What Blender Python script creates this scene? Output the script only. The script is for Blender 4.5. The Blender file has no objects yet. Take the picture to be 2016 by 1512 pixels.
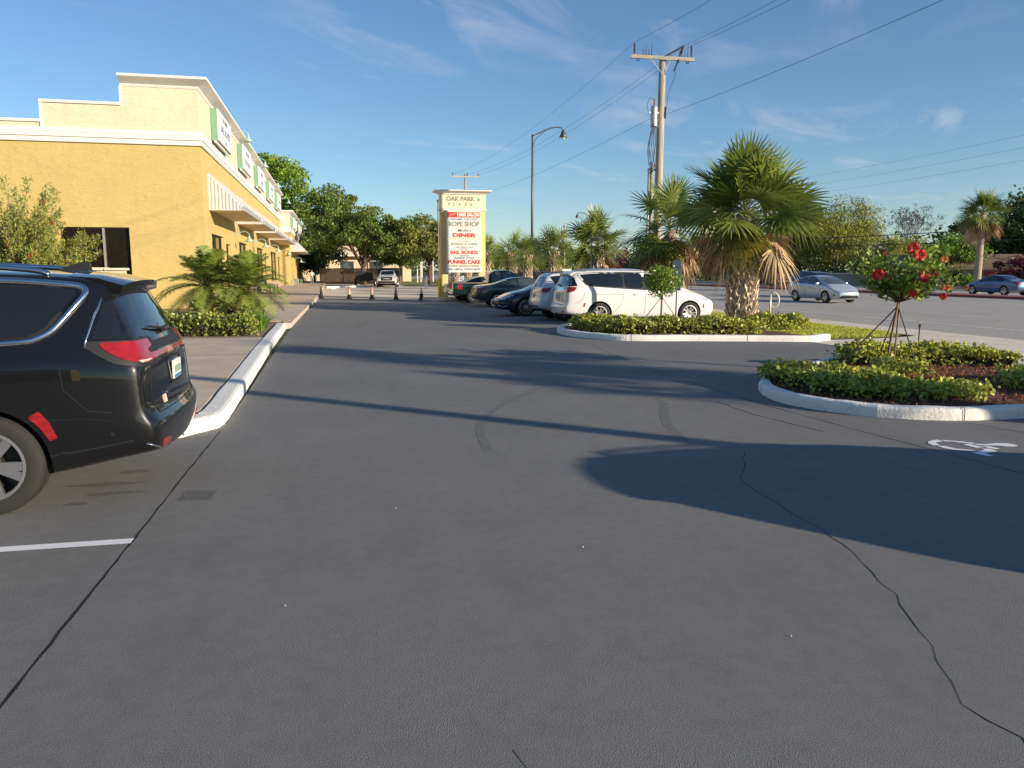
import bpy, bmesh, math, random
import numpy as np
from mathutils import Vector, Matrix, Euler, geometry
from mathutils.bvhtree import BVHTree
R = math.radians
scene = bpy.context.scene
COL = scene.collection
random.seed(7)
SUN_EL = 14.5
SUN_AZ = math.atan2(.737, -.676)          # from +Y clockwise towards +X
SUNV = Vector((math.sin(SUN_AZ)*math.cos(R(SUN_EL)), math.cos(SUN_AZ)*math.cos(R(SUN_EL)), math.sin(R(SUN_EL))))

# ------------------------------------------------------------------ materials
MATS = {}
def mat(name, col, rough=.6, metal=0., spec=.5, coat=0., var=0., vscale=4., bump=0., bscale=40., bdist=.01,
        col2=None, island=0., trans=0., detail=6., stretch=None, coat_rough=.03, thr=(.3, .7)):
    if name in MATS: return MATS[name]
    m = bpy.data.materials.new(name); m.use_nodes = True
    nt = m.node_tree; N = nt.nodes; L = nt.links
    b = N['Principled BSDF']; out = N['Material Output']
    b.inputs['Base Color'].default_value = (*col, 1)
    b.inputs['Roughness'].default_value = rough
    b.inputs['Metallic'].default_value = metal
    b.inputs['Specular IOR Level'].default_value = spec
    b.inputs['Coat Weight'].default_value = coat
    b.inputs['Coat Roughness'].default_value = coat_rough
    tc = N.new('ShaderNodeTexCoord'); vec = tc.outputs['Object']
    if stretch:
        mp = N.new('ShaderNodeMapping'); mp.inputs['Scale'].default_value = stretch
        L.new(vec, mp.inputs['Vector']); vec = mp.outputs['Vector']
    colsock = None
    if var or col2:
        n = N.new('ShaderNodeTexNoise'); n.inputs['Scale'].default_value = vscale; n.inputs['Detail'].default_value = detail
        n.inputs['Roughness'].default_value = .65
        L.new(vec, n.inputs['Vector'])
        mx = N.new('ShaderNodeMix'); mx.data_type = 'RGBA'
        rp = N.new('ShaderNodeMapRange'); rp.inputs[1].default_value = thr[0]; rp.inputs[2].default_value = thr[1]
        L.new(n.outputs['Fac'], rp.inputs[0]); L.new(rp.outputs[0], mx.inputs[0])
        c2 = col2 if col2 else tuple(c*(1+var) for c in col); c1 = col if col2 else tuple(c*(1-var) for c in col)
        mx.inputs[6].default_value = (*c1, 1); mx.inputs[7].default_value = (*c2, 1)
        colsock = mx.outputs[2]
    if island:
        g = N.new('ShaderNodeNewGeometry')
        hs = N.new('ShaderNodeHueSaturation')
        if colsock: L.new(colsock, hs.inputs['Color'])
        else: hs.inputs['Color'].default_value = (*col, 1)
        r1 = N.new('ShaderNodeMapRange'); r1.inputs[3].default_value = 1-island; r1.inputs[4].default_value = 1+island*1.25
        r2 = N.new('ShaderNodeMapRange'); r2.inputs[3].default_value = .5-.05*island; r2.inputs[4].default_value = .5+.045*island
        mul = N.new('ShaderNodeMath'); mul.operation = 'MULTIPLY'; mul.inputs[1].default_value = 7.31
        fr = N.new('ShaderNodeMath'); fr.operation = 'FRACT'
        L.new(g.outputs['Random Per Island'], mul.inputs[0]); L.new(mul.outputs[0], fr.inputs[0])
        L.new(g.outputs['Random Per Island'], r1.inputs[0]); L.new(fr.outputs[0], r2.inputs[0])
        L.new(r1.outputs[0], hs.inputs['Value']); L.new(r2.outputs[0], hs.inputs['Hue'])
        colsock = hs.outputs['Color']
    if colsock: L.new(colsock, b.inputs['Base Color'])
    if bump:
        n2 = N.new('ShaderNodeTexNoise'); n2.inputs['Scale'].default_value = bscale; n2.inputs['Detail'].default_value = 8
        L.new(vec, n2.inputs['Vector'])
        bp = N.new('ShaderNodeBump'); bp.inputs['Strength'].default_value = bump; bp.inputs['Distance'].default_value = bdist
        L.new(n2.outputs['Fac'], bp.inputs['Height']); L.new(bp.outputs['Normal'], b.inputs['Normal'])
    if trans:
        t = N.new('ShaderNodeBsdfTranslucent')
        if colsock: L.new(colsock, t.inputs['Color'])
        else: t.inputs['Color'].default_value = (*col, 1)
        ms = N.new('ShaderNodeMixShader'); ms.inputs[0].default_value = trans
        L.new(b.outputs[0], ms.inputs[1]); L.new(t.outputs[0], ms.inputs[2]); L.new(ms.outputs[0], out.inputs['Surface'])
    MATS[name] = m
    return m

# ------------------------------------------------------------------ object helpers
def mk(name, V, F, m=None, parent=None, smooth=False, mats=None, mi=None):
    me = bpy.data.meshes.new(name)
    V = np.asarray(V, dtype=np.float32).reshape(-1, 3)
    if isinstance(F, np.ndarray) and F.ndim == 2:
        k = F.shape[1]; n = F.shape[0]
        me.vertices.add(len(V)); me.vertices.foreach_set('co', V.ravel())
        me.loops.add(n*k); me.loops.foreach_set('vertex_index', F.astype(np.int32).ravel())
        me.polygons.add(n); me.polygons.foreach_set('loop_start', np.arange(0, n*k, k, dtype=np.int32))
        me.polygons.foreach_set('loop_total', np.full(n, k, dtype=np.int32))
        me.update(calc_edges=True); me.validate()
    else:
        me.from_pydata([tuple(map(float, v)) for v in V], [], [tuple(f) for f in F]); me.update()
    for x in (mats or [m]): me.materials.append(x)
    if mi is not None: me.polygons.foreach_set('material_index', np.asarray(mi, dtype=np.int32))
    if smooth: me.polygons.foreach_set('use_smooth', np.ones(len(me.polygons), dtype=bool))
    o = bpy.data.objects.new(name, me); COL.objects.link(o)
    if parent: o.parent = parent
    return o
def tag(o, label, cat, group=None, kind=None):
    if label: o['label'] = label
    if cat: o['category'] = cat
    if group: o['group'] = group
    if kind: o['kind'] = kind
    return o
def thing(name, label, cat, loc=(0, 0, 0), rz=0., group=None):
    o = bpy.data.objects.new(name, None); COL.objects.link(o); o.empty_display_size = .2
    o.location = loc; o.rotation_euler = (0, 0, rz)
    return tag(o, label, cat, group)
def struct(o, label=None):
    o['kind'] = 'structure'
    if label: o['label'] = label
    return o
def copy_tree(o, parent=None):
    c = o.copy(); COL.objects.link(c)
    if parent: c.parent = parent
    for ch in list(o.children): copy_tree(ch, c)
    return c

class MB:
    def __init__(s): s.V = []; s.F = []
    def add(s, V, F):
        o = len(s.V); s.V += [tuple(v) for v in V]; s.F += [tuple(i+o for i in f) for f in F]; return s
    def box(s, x0, x1, y0, y1, z0, z1, M=None):
        V = [(x, y, z) for x in (x0, x1) for y in (y0, y1) for z in (z0, z1)]
        if M is not None: V = [tuple(M @ Vector(v)) for v in V]
        return s.add(V, [(0, 1, 3, 2), (4, 6, 7, 5), (0, 4, 5, 1), (2, 3, 7, 6), (0, 2, 6, 4), (1, 5, 7, 3)])
    def prism(s, poly, z0, z1):      # poly ccw in xy
        n = len(poly); V = [(x, y, z0) for x, y in poly]+[(x, y, z1) for x, y in poly]
        return s.add(V, [tuple(range(n-1, -1, -1)), tuple(range(n, 2*n))]+[(i, (i+1) % n, n+(i+1) % n, n+i) for i in range(n)])
    def prism_ax(s, poly, a0, a1, fn):   # poly in (u,v), extruded along a; fn(u,v,a)->xyz
        n = len(poly); V = [fn(u, v, a0) for u, v in poly]+[fn(u, v, a1) for u, v in poly]
        return s.add(V, [tuple(range(n-1, -1, -1)), tuple(range(n, 2*n))]+[(i, (i+1) % n, n+(i+1) % n, n+i) for i in range(n)])
    def tube(s, pts, rad, n=8, cap=True, closed=False):
        pts = [Vector(p) for p in pts]
        if not hasattr(rad, '__len__'): rad = [rad]*len(pts)
        V = []; up = Vector((0, 0, 1)); prev = None; m = len(pts)
        for i, p in enumerate(pts):
            if closed: d = pts[(i+1) % m]-pts[i-1]
            else: d = pts[min(i+1, m-1)]-pts[max(i-1, 0)]
            if d.length < 1e-9: d = Vector((0, 0, 1))
            d.normalize()
            if prev is None:
                a = d.cross(up)
                if a.length < .05: a = d.cross(Vector((1, 0, 0)))
            else:
                a = prev - d*prev.dot(d)
                if a.length < 1e-6: a = d.cross(up)
            a.normalize(); prev = a; b = d.cross(a)
            for k in range(n):
                t = 2*math.pi*k/n; V.append(p+(a*math.cos(t)+b*math.sin(t))*rad[i])
        F = []
        for i in range(m if closed else m-1):
            for k in range(n):
                i2 = (i+1) % m
                F.append((i*n+k, i2*n+k, i2*n+(k+1) % n, i*n+(k+1) % n))
        if cap and not closed: F += [tuple(range(n)), tuple(range(m*n-1, (m-1)*n-1, -1))]
        return s.add(V, F)
    def lathe(s, prof, n=16, c=(0, 0, 0), fn=None, cap=True):   # prof (r,z)
        V = []; F = []; m = len(prof)
        for r, z in prof:
            for k in range(n):
                t = 2*math.pi*k/n; p = (r*math.cos(t), r*math.sin(t), z)
                V.append(fn(*p) if fn else (p[0]+c[0], p[1]+c[1], p[2]+c[2]))
        for i in range(m-1):
            for k in range(n): F.append((i*n+k, i*n+(k+1) % n, (i+1)*n+(k+1) % n, (i+1)*n+k))
        if cap: F += [tuple(range(n-1, -1, -1)), tuple(range((m-1)*n, m*n))]
        return s.add(V, F)
    def quad(s, *p): return s.add(p, [tuple(range(len(p)))])
    def build(s, name, m, parent=None, smooth=False, bevel=0., seg=2, wsmooth=False):
        o = mk(name, s.V, s.F, m, parent, smooth)
        if bevel:
            md = o.modifiers.new('bevel', 'BEVEL'); md.width = bevel; md.segments = seg; md.limit_method = 'ANGLE'; md.angle_limit = R(40)
        return o
def ribbon(pts, w, z):
    V = []; F = []
    for i, p in enumerate(pts):
        a = Vector(pts[max(i-1, 0)]); b = Vector(pts[min(i+1, len(pts)-1)]); d = (b-a).normalized(); nrm = Vector((-d.y, d.x))
        ww = w[i] if hasattr(w, '__len__') else w
        V += [(p[0]-nrm.x*ww/2, p[1]-nrm.y*ww/2, z), (p[0]+nrm.x*ww/2, p[1]+nrm.y*ww/2, z)]
        if i: F.append((2*i-2, 2*i, 2*i+1, 2*i-1)[::-1])
    return V, [f[::-1] for f in F]
def smooth_path(pts, n=6):
    out = []; P = [Vector(p) for p in pts]
    for i in range(len(P)-1):
        p0 = P[max(i-1, 0)]; p1 = P[i]; p2 = P[i+1]; p3 = P[min(i+2, len(P)-1)]
        for k in range(n):
            t = k/n
            out.append(.5*((2*p1)+(p2-p0)*t+(2*p0-5*p1+4*p2-p3)*t*t+(3*p1-p0-3*p2+p3)*t**3))
    out.append(P[-1]); return out
def cr(f, lo=None):  # interpolator
    xs = [a for a, b in f]; ys = [b for a, b in f]
    return lambda x: float(np.interp(x, xs, ys))
def text_obj(body, size, M, m, parent, name='lettering', bold=0., sx=1., extr=.004, align='CENTER', space=1., shear=0.):
    cu = bpy.data.curves.new('txt', 'FONT'); cu.body = body; cu.size = size; cu.offset = bold; cu.extrude = extr
    cu.align_x = align; cu.align_y = 'CENTER'; cu.space_character = space; cu.shear = shear; cu.resolution_u = 3
    t = bpy.data.objects.new('txt', cu); COL.objects.link(t)
    dg = bpy.context.evaluated_depsgraph_get(); me = bpy.data.meshes.new_from_object(t.evaluated_get(dg))
    bpy.data.objects.remove(t)
    me.transform(M @ Matrix.Diagonal((sx, 1, 1, 1))); me.materials.clear(); me.materials.append(m)
    o = bpy.data.objects.new(name, me); COL.objects.link(o); o.parent = parent
    return o
MY = lambda x, y, z: Matrix.Translation((x, y, z)) @ Euler((R(90), 0, 0)).to_matrix().to_4x4()      # faces -Y
MX = lambda x, y, z: Matrix.Translation((x, y, z)) @ Euler((R(90), 0, R(90))).to_matrix().to_4x4()  # faces +X

# ------------------------------------------------------------------ leaves
def leaf_quads(P, size, aspect=.5, rng=None, up=.35, D=None, droop=0.):
    """flat diamond-ish leaves at points P, random orientation biased upwards / along D"""
    n = len(P); rng = rng or np.random.default_rng(1)
    d = rng.normal(size=(n, 3))
    if D is not None: d = d*.6 + D
    d[:, 2] -= droop
    d /= np.linalg.norm(d, axis=1, keepdims=True)+1e-9
    nn = rng.normal(size=(n, 3)); nn[:, 2] += up*2
    nn -= d*np.sum(nn*d, axis=1, keepdims=True); nn /= np.linalg.norm(nn, axis=1, keepdims=True)+1e-9
    s = np.cross(d, nn)
    L = (size*(.6+.8*rng.random(n)))[:, None]; W = L*aspect
    V = np.stack([P-d*L*.5, P+s*W*.5+nn*L*.06, P+d*L*.5, P-s*W*.5+nn*L*.06], axis=1).reshape(-1, 3)
    F = np.arange(4*n).reshape(n, 4)
    return V, F
# ------------------------------------------------------------------ camera, light, sky
cam = bpy.data.cameras.new('camera'); camo = bpy.data.objects.new('camera', cam); COL.objects.link(camo)
cam.sensor_width = 36; cam.lens = 1550/2016*36; cam.clip_end = 6000; cam.clip_start = .05
camo.location = (0, 0, 1.75); camo.rotation_euler = (R(90-8.223), 0, R(-12.702)); scene.camera = camo
sun = bpy.data.lights.new('sun', 'SUN'); suno = bpy.data.objects.new('sun', sun); COL.objects.link(suno)
sun.energy = 5.0; sun.angle = R(.5); sun.color = (1., .85, .66)
suno.rotation_euler = (-SUNV).to_track_quat('-Z', 'Y').to_euler(); suno.location = (30, -30, 30)
w = bpy.data.worlds.new('World'); scene.world = w; w.use_nodes = True
nt = w.node_tree; N = nt.nodes; L = nt.links; bg = N['Background']
sky = N.new('ShaderNodeTexSky'); sky.sky_type = 'NISHITA'; sky.sun_disc = False
sky.sun_elevation = R(SUN_EL); sky.sun_rotation = SUN_AZ; sky.air_density = 1.0; sky.dust_density = 0.0; sky.ozone_density = 4.2
bg.inputs['Strength'].default_value = .10
# thin cirrus: noise stretched over the sky direction
tc = N.new('ShaderNodeTexCoord')
sep = N.new('ShaderNodeSeparateXYZ'); L.new(tc.outputs['Generated'], sep.inputs[0])
mz = N.new('ShaderNodeMath'); mz.operation = 'MAXIMUM'; mz.inputs[1].default_value = .06; L.new(sep.outputs['Z'], mz.inputs[0])
dv = N.new('ShaderNodeVectorMath'); dv.operation = 'DIVIDE'
cmb = N.new('ShaderNodeCombineXYZ'); cmb.inputs[2].default_value = 1
L.new(mz.outputs[0], cmb.inputs[0]); L.new(mz.outputs[0], cmb.inputs[1])
L.new(tc.outputs['Generated'], dv.inputs[0]); L.new(cmb.outputs[0], dv.inputs[1])
mp0 = N.new('ShaderNodeMapping'); mp0.inputs['Rotation'].default_value = (0, 0, R(38)); L.new(dv.outputs[0], mp0.inputs['Vector'])
mp = N.new('ShaderNodeMapping'); mp.inputs['Scale'].default_value = (1.5, .5, 0); mp.inputs['Location'].default_value = (20.1, -6.0, 0)
L.new(mp0.outputs[0], mp.inputs['Vector'])
n1 = N.new('ShaderNodeTexNoise'); n1.inputs['Scale'].default_value = 1.1; n1.inputs['Detail'].default_value = 9; n1.inputs['Roughness'].default_value = .58; n1.inputs['Distortion'].default_value = .9
L.new(mp.outputs[0], n1.inputs['Vector'])
n2 = N.new('ShaderNodeTexNoise'); n2.inputs['Scale'].default_value = .42; n2.inputs['Detail'].default_value = 3
L.new(dv.outputs[0], n2.inputs['Vector'])
r1 = N.new('ShaderNodeMapRange'); r1.inputs[1].default_value = .5; r1.inputs[2].default_value = .82; L.new(n1.outputs['Fac'], r1.inputs[0])
r2 = N.new('ShaderNodeMapRange'); r2.inputs[1].default_value = .42; r2.inputs[2].default_value = .62; L.new(n2.outputs['Fac'], r2.inputs[0])
mu = N.new('ShaderNodeMath'); mu.operation = 'MULTIPLY'; L.new(r1.outputs[0], mu.inputs[0]); L.new(r2.outputs[0], mu.inputs[1])
rz = N.new('ShaderNodeMapRange'); rz.inputs[1].default_value = .03; rz.inputs[2].default_value = .2; L.new(sep.outputs['Z'], rz.inputs[0])
mu2 = N.new('ShaderNodeMath'); mu2.operation = 'MULTIPLY'; L.new(mu.outputs[0], mu2.inputs[0]); L.new(rz.outputs[0], mu2.inputs[1])
mu3 = N.new('ShaderNodeMath'); mu3.operation = 'MULTIPLY'; L.new(mu2.outputs[0], mu3.inputs[0])
rx = N.new('ShaderNodeMapRange'); rx.inputs[1].default_value = -.15; rx.inputs[2].default_value = .4; rx.inputs[3].default_value = .3; rx.inputs[4].default_value = 1.15; L.new(sep.outputs['X'], rx.inputs[0]); L.new(rx.outputs[0], mu3.inputs[1])
mxs = N.new('ShaderNodeMix'); mxs.data_type = 'RGBA'; mxs.inputs[7].default_value = (5.2, 5.4, 5.8, 1)
L.new(mu3.outputs[0], mxs.inputs[0]); L.new(sky.outputs[0], mxs.inputs[6]); L.new(mxs.outputs[2], bg.inputs['Color'])
vs = scene.view_settings; vs.view_transform = 'Standard'; vs.look = 'None'; vs.exposure = .56; vs.gamma = 1; vs.use_curve_mapping = False
scene.cycles.max_bounces = 6; scene.cycles.transparent_max_bounces = 8
scene.cycles.use_denoising = True

# ------------------------------------------------------------------ surfaces
def asphalt_mat(name, c, c2, rough, bump, grain=170.):
    m = mat(name, c, rough)
    nt = m.node_tree; N = nt.nodes; L = nt.links; b = N['Principled BSDF']
    b.inputs['Specular IOR Level'].default_value = .35
    tc = N.new('ShaderNodeTexCoord')
    def noise(s, d, r=.6):
        n = N.new('ShaderNodeTexNoise'); n.inputs['Scale'].default_value = s; n.inputs['Detail'].default_value = d; n.inputs['Roughness'].default_value = r
        L.new(tc.outputs['Object'], n.inputs['Vector']); return n
    big = noise(.45, 9, .68); fine = noise(grain, 2); mid = noise(9, 8, .7)
    a = N.new('ShaderNodeMapRange'); a.inputs[1].default_value = .32; a.inputs[2].default_value = .68; L.new(big.outputs['Fac'], a.inputs[0])
    mx = N.new('ShaderNodeMix'); mx.data_type = 'RGBA'; mx.inputs[6].default_value = (*c, 1); mx.inputs[7].default_value = (*c2, 1); L.new(a.outputs[0], mx.inputs[0])
    f = N.new('ShaderNodeMapRange'); f.inputs[1].default_value = .25; f.inputs[2].default_value = .75; f.inputs[3].default_value = .55; f.inputs[4].default_value = 1.45; L.new(fine.outputs['Fac'], f.inputs[0])
    f2 = N.new('ShaderNodeMapRange'); f2.inputs[1].default_value = .3; f2.inputs[2].default_value = .7; f2.inputs[3].default_value = .9; f2.inputs[4].default_value = 1.1; L.new(mid.outputs['Fac'], f2.inputs[0])
    mm = N.new('ShaderNodeMath'); mm.operation = 'MULTIPLY'; L.new(f.outputs[0], mm.inputs[0]); L.new(f2.outputs[0], mm.inputs[1])
    mp = N.new('ShaderNodeMapping'); mp.inputs['Scale'].default_value = (2.4, .22, 1); mp.inputs['Rotation'].default_value = (0, 0, R(6)); L.new(tc.outputs['Object'], mp.inputs[0])
    sw = N.new('ShaderNodeTexNoise'); sw.inputs['Scale'].default_value = 1.3; sw.inputs['Detail'].default_value = 7; L.new(mp.outputs[0], sw.inputs['Vector'])
    f3 = N.new('ShaderNodeMapRange'); f3.inputs[1].default_value = .3; f3.inputs[2].default_value = .7; f3.inputs[3].default_value = .96; f3.inputs[4].default_value = 1.04; L.new(sw.outputs['Fac'], f3.inputs[0])
    m3 = N.new('ShaderNodeMath'); m3.operation = 'MULTIPLY'; L.new(mm.outputs[0], m3.inputs[0]); L.new(f3.outputs[0], m3.inputs[1]); mm = m3
    hv = N.new('ShaderNodeHueSaturation'); L.new(mx.outputs[2], hv.inputs['Color']); L.new(mm.outputs[0], hv.inputs['Value'])
    L.new(hv.outputs[0], b.inputs['Base Color'])
    vo = N.new('ShaderNodeTexVoronoi'); vo.inputs['Scale'].default_value = 230; L.new(tc.outputs['Object'], vo.inputs['Vector'])
    patch = noise(.5, 3)   # rough and smooth areas of the coating
    pr = N.new('ShaderNodeMapRange'); pr.inputs[1].default_value = .38; pr.inputs[2].default_value = .66; pr.inputs[3].default_value = .12; pr.inputs[4].default_value = 1; L.new(patch.outputs['Fac'], pr.inputs[0])
    ad = N.new('ShaderNodeMath'); ad.operation = 'MULTIPLY'; L.new(vo.outputs['Distance'], ad.inputs[0]); L.new(pr.outputs[0], ad.inputs[1])
    ad2 = N.new('ShaderNodeMath'); ad2.operation = 'MULTIPLY_ADD'; ad2.inputs[1].default_value = .6; L.new(mid.outputs['Fac'], ad2.inputs[0]); L.new(ad.outputs[0], ad2.inputs[2])
    bp = N.new('ShaderNodeBump'); bp.inputs['Strength'].default_value = bump; bp.inputs['Distance'].default_value = .003
    L.new(ad2.outputs[0], bp.inputs['Height']); L.new(bp.outputs['Normal'], b.inputs['Normal'])
    return m
M_seal = asphalt_mat('sealcoat_asphalt', (.165, .164, .158), (.200, .198, .190), .8, .85)
M_road = asphalt_mat('old_road_asphalt', (.35, .33, .29), (.43, .405, .36), .9, .3)
M_conc = mat('concrete', (.70, .63, .50), .85, var=.16, vscale=1.1, bump=.15, bscale=60)
M_lotc = mat('old_concrete_lot', (.66, .57, .44), .9, var=.14, vscale=.5, bump=.15, bscale=30)
M_walk = mat('painted_walkway', (.54, .44, .33), .8, var=.14, vscale=1.6, bump=.12, bscale=70)
M_kerb = mat('white_kerb_paint', (.80, .78, .72), .75, col2=(.40, .37, .32), thr=(.58, .80), vscale=7, detail=12, bump=.7, bscale=26, bdist=.014)
M_line = mat('white_line_paint', (.82, .82, .83), .6, col2=(.42, .42, .42), thr=(.62, .75), vscale=30, detail=8)
M_rline = mat('worn_line_paint', (.82, .80, .76), .7, var=.18, vscale=5)
M_mulch = mat('red_mulch', (.14, .055, .03), .95, var=.6, vscale=26, bump=1., bscale=70, bdist=.04)
M_dirt = mat('sandy_soil', (.22, .165, .11), .95, var=.3, vscale=5, bump=.5, bscale=40)
M_grassg = mat('grass_ground', (.20, .22, .05), .95, var=.35, vscale=2.5, bump=.6, bscale=50, bdist=.03)
M_far = mat('far_ground', (.12, .125, .05), .95, var=.3, vscale=.15)
M_brick = mat('red_median_paint', (.26, .075, .06), .85, var=.15, vscale=3)
M_crack = mat('crack_dark', (.008, .008, .009), .9)
M_tyre_mark = mat('tyre_mark_dark', (.138, .136, .131), .75, var=.25, vscale=14)
M_patch = mat('asphalt_patch', (.118, .116, .112), .8, var=.2, vscale=30, bump=.3, bscale=80)

def sheet(name, pts, z, m):
    return struct(mk(name, [(x, y, z) for x, y in pts], [tuple(range(len(pts)))], m))
sheet('ground', [(-2500, -2500), (2500, -2500), (2500, 2500), (-2500, 2500)], -.06, M_far)
sheet('concrete_lot', [(-30, 44), (12.6, 44), (12.6, 110), (-30, 110)], -.008, M_lotc)
sheet('parking_lot', [(-40, -30), (11.4, -30), (11.4, 16), (11.5, 17.6), (12.7, 20), (12.7, 48.5), (9.6, 48.5), (6, 45.8), (-.85, 51.4), (-.95, 45), (-1.3, 25.2), (-1.25, 9.4), (-1.6, 8.7), (-40, 8.7)], 0, M_seal)
sheet('road', [(17, -400), (40.9, -400), (40.9, 900), (17, 900)], -.02, M_road)
sheet('far_road', [(43.2, -400), (53, -400), (53, 900), (43.2, 900)], -.02, M_road)
sheet('sidewalk', [(15.35, -60), (17, -60), (17, 400), (15.35, 400)], -.004, M_conc)
sheet('driveway_apron', [(11.4, 5), (15.35, 5), (15.35, 18.35), (14.2, 17.9), (12.05, 17.72), (11.5, 17.5)], -.004, M_conc)
sheet('verge', [(12.7, -60), (15.35, -60), (15.35, 4), (12.7, 4)], -.012, M_grassg)
sheet('far_sidewalk', [(53.4, -200), (55.4, -200), (55.4, 500), (53.4, 500)], -.012, M_conc)
mbx = MB(); mbx.box(40.9, 43.2, -300, 600, -.05, .13)
struct(mbx.build('median', M_brick))
mbx = MB(); mbx.box(53, 53.4, -300, 600, -.05, .13)
struct(mbx.build('far_road_kerb', M_conc))
# lawn beside the driveway, with blades
lawn_pts = [(11.62, 17.85), (12.1, 17.78), (14.2, 17.95), (15.05, 18.5), (15.34, 19.4), (15.34, 60), (15.34, 110), (12.72, 110), (12.72, 48), (12.72, 22.5), (12.4, 20.5), (11.62, 20.5)]
sheet('lawn', lawn_pts, .004, M_grassg)
# joints in the pavement
mb = MB()
for y in np.arange(19, 60, 1.9): mb.quad((15.36, y, 0), (16.99, y, 0), (16.99, y+.02, 0), (15.36, y+.02, 0))
for y in np.arange(6.5, 17, 3.2): mb.quad((11.5, y, 0), (15.3, y, 0), (15.3, y+.02, 0), (11.5, y+.02, 0))
struct(mb.build('pavement_joints', mat('joint_dark', (.12, .11, .1), .9)))
# walkway in front of the shops (raised a kerb's height)
mb = MB()
mb.prism([(-40, 8.95), (-2.2, 8.95), (-1.72, 9.1), (-1.55, 9.6), (-1.7, 19.9), (-5.4, 20.2), (-40, 20.2)], -.05, .14)
mb.prism([(-5.27, 26.6), (-1.64, 26.3), (-1.5, 25.2), (-1.3, 25.2), (-1.05, 45), (-.95, 60), (-1.0, 128), (-5.27, 128)], -.05, .14)
struct(mb.build('walkway', M_walk, bevel=.015))
mb = MB()
for y in [12.4, 15.9]: mb.quad((-12, y, .144), (-1.6, y, .144), (-1.6, y+.018, .144), (-12, y+.018, .144))
for y in np.arange(29, 100, 3.4): mb.quad((-5.25, y, .144), (-1.0, y, .144), (-1.0, y+.03, .144), (-5.25, y+.03, .144))
struct(mb.build('walkway_joints', mat('joint_brown', (.07, .05, .04), .9)))
mb = MB(); mb.prism([(-40, 20.2), (-5.4, 20.2), (-1.72, 19.9), (-1.64, 26.3), (-5.27, 26.6), (-5.27, 36.2), (-40, 36.2)], -.05, .12)
struct(mb.build('planting_bed', M_dirt))

def kerb(name, path, wdt, h, side, m, gap=True):
    """path = outer bottom edge, body extends to the left (side=1) or right (-1) of it"""
    P = [Vector(p) for p in path]; prof = [(0, -.05), (0, h*.72), (.018, h*.93), (.06, h), (wdt-.03, h), (wdt, h-.03), (wdt, -.05)]
    V = []; F = []; n = len(prof); rg = random.Random(3)
    for i, p in enumerate(P):
        d = (P[min(i+1, len(P)-1)]-P[max(i-1, 0)]).normalized(); nr = Vector((-d.y, d.x))*side
        j = rg.uniform(-.006, .006); k = rg.uniform(-.004, .004)
        for u, z in prof: V.append((p.x+nr.x*(u+j), p.y+nr.y*(u+j), z+(k if z > 0 else 0)))
        if i:
            for k2 in range(n-1): F.append(((i-1)*n+k2, i*n+k2, i*n+k2+1, (i-1)*n+k2+1))
    F += [tuple(range(n)), tuple(range((len(P)-1)*n+n-1, (len(P)-1)*n-1, -1))]
    jm = MB(); acc = 0; nxt = 1.6
    for i in range(1, len(P)):
        acc += (P[i]-P[i-1]).length
        if acc > nxt:
            nxt = acc+rg.uniform(2.2, 3.4); d = (P[min(i+1, len(P)-1)]-P[i-1]).normalized(); nr = Vector((-d.y, d.x))*side; q0 = []; q1 = []
            for u, z in [(-.009, 0), (-.009, h*.72), (.012, h*.97), (.06, h+.004), (wdt-.03, h+.004), (wdt+.006, h-.03)]:
                c_ = P[i]+nr*u; q0.append((c_.x-d.x*.005, c_.y-d.y*.005, z)); q1.append((c_.x+d.x*.005, c_.y+d.y*.005, z))
            for k2 in range(5): jm.quad(q0[k2], q0[k2+1], q1[k2+1], q1[k2])
    if jm.F: struct(jm.build('kerb_joints', M_crack))
    o = mk(name, V, F, m, smooth=False)
    bm = bmesh.new(); bm.from_mesh(o.data); bmesh.ops.recalc_face_normals(bm, faces=bm.faces); bm.to_mesh(o.data); bm.free()
    md = o.modifiers.new('bevel', 'BEVEL'); md.width = .012; md.segments = 2; md.limit_method = 'ANGLE'; md.angle_limit = R(25)
    return struct(o)
kl = smooth_path([(-40, 8.72), (-8, 8.72), (-2.4, 8.72), (-1.75, 8.78), (-1.38, 9.05), (-1.27, 9.6), (-1.3, 12), (-1.4, 18), (-1.46, 25.2)], 7)
kerb('walkway_kerb', kl, .27, .155, 1, M_kerb)
isl2 = smooth_path([(9.6, 13.4), (8.6, 12.7), (7.3, 11.7), (6.2, 10.6), (5.8, 9.6), (5.88, 8.82), (6.33, 8.12), (7.05, 7.74), (8, 7.67), (10, 7.7), (11.3, 7.95), (11.75, 8.8), (11.7, 10.8), (11.2, 12.6), (9.6, 13.6)], 6)
kerb('island_kerb', isl2, .17, .15, 1, M_kerb)
isl1 = smooth_path([(12.2, 23.1), (9, 23.3), (7.2, 23.2), (6.5, 22.5), (6.12, 21.2), (6.22, 19.9), (6.8, 18.8), (7.5, 18.4), (8.6, 18.15), (10, 17.75), (11.47, 17.3), (11.9, 17.55), (12.3, 17.72)], 6)
kerb('island_kerb', isl1, .2, .15, 1, M_kerb)
def inner(path, off):
    P = [Vector(p) for p in path]; o = []
    for i, p in enumerate(P):
        d = (P[min(i+1, len(P)-1)]-P[max(i-1, 0)]).normalized(); o.append((p.x-d.y*off, p.y+d.x*off))
    return o
sheet('mulch_bed', inner(isl2[:-1], .12), .105, M_mulch)
sheet('mulch_bed', inner(isl1[:-6], .12)+[(11.75, 17.8), (11.75, 22.9)], .1, M_mulch)
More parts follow.
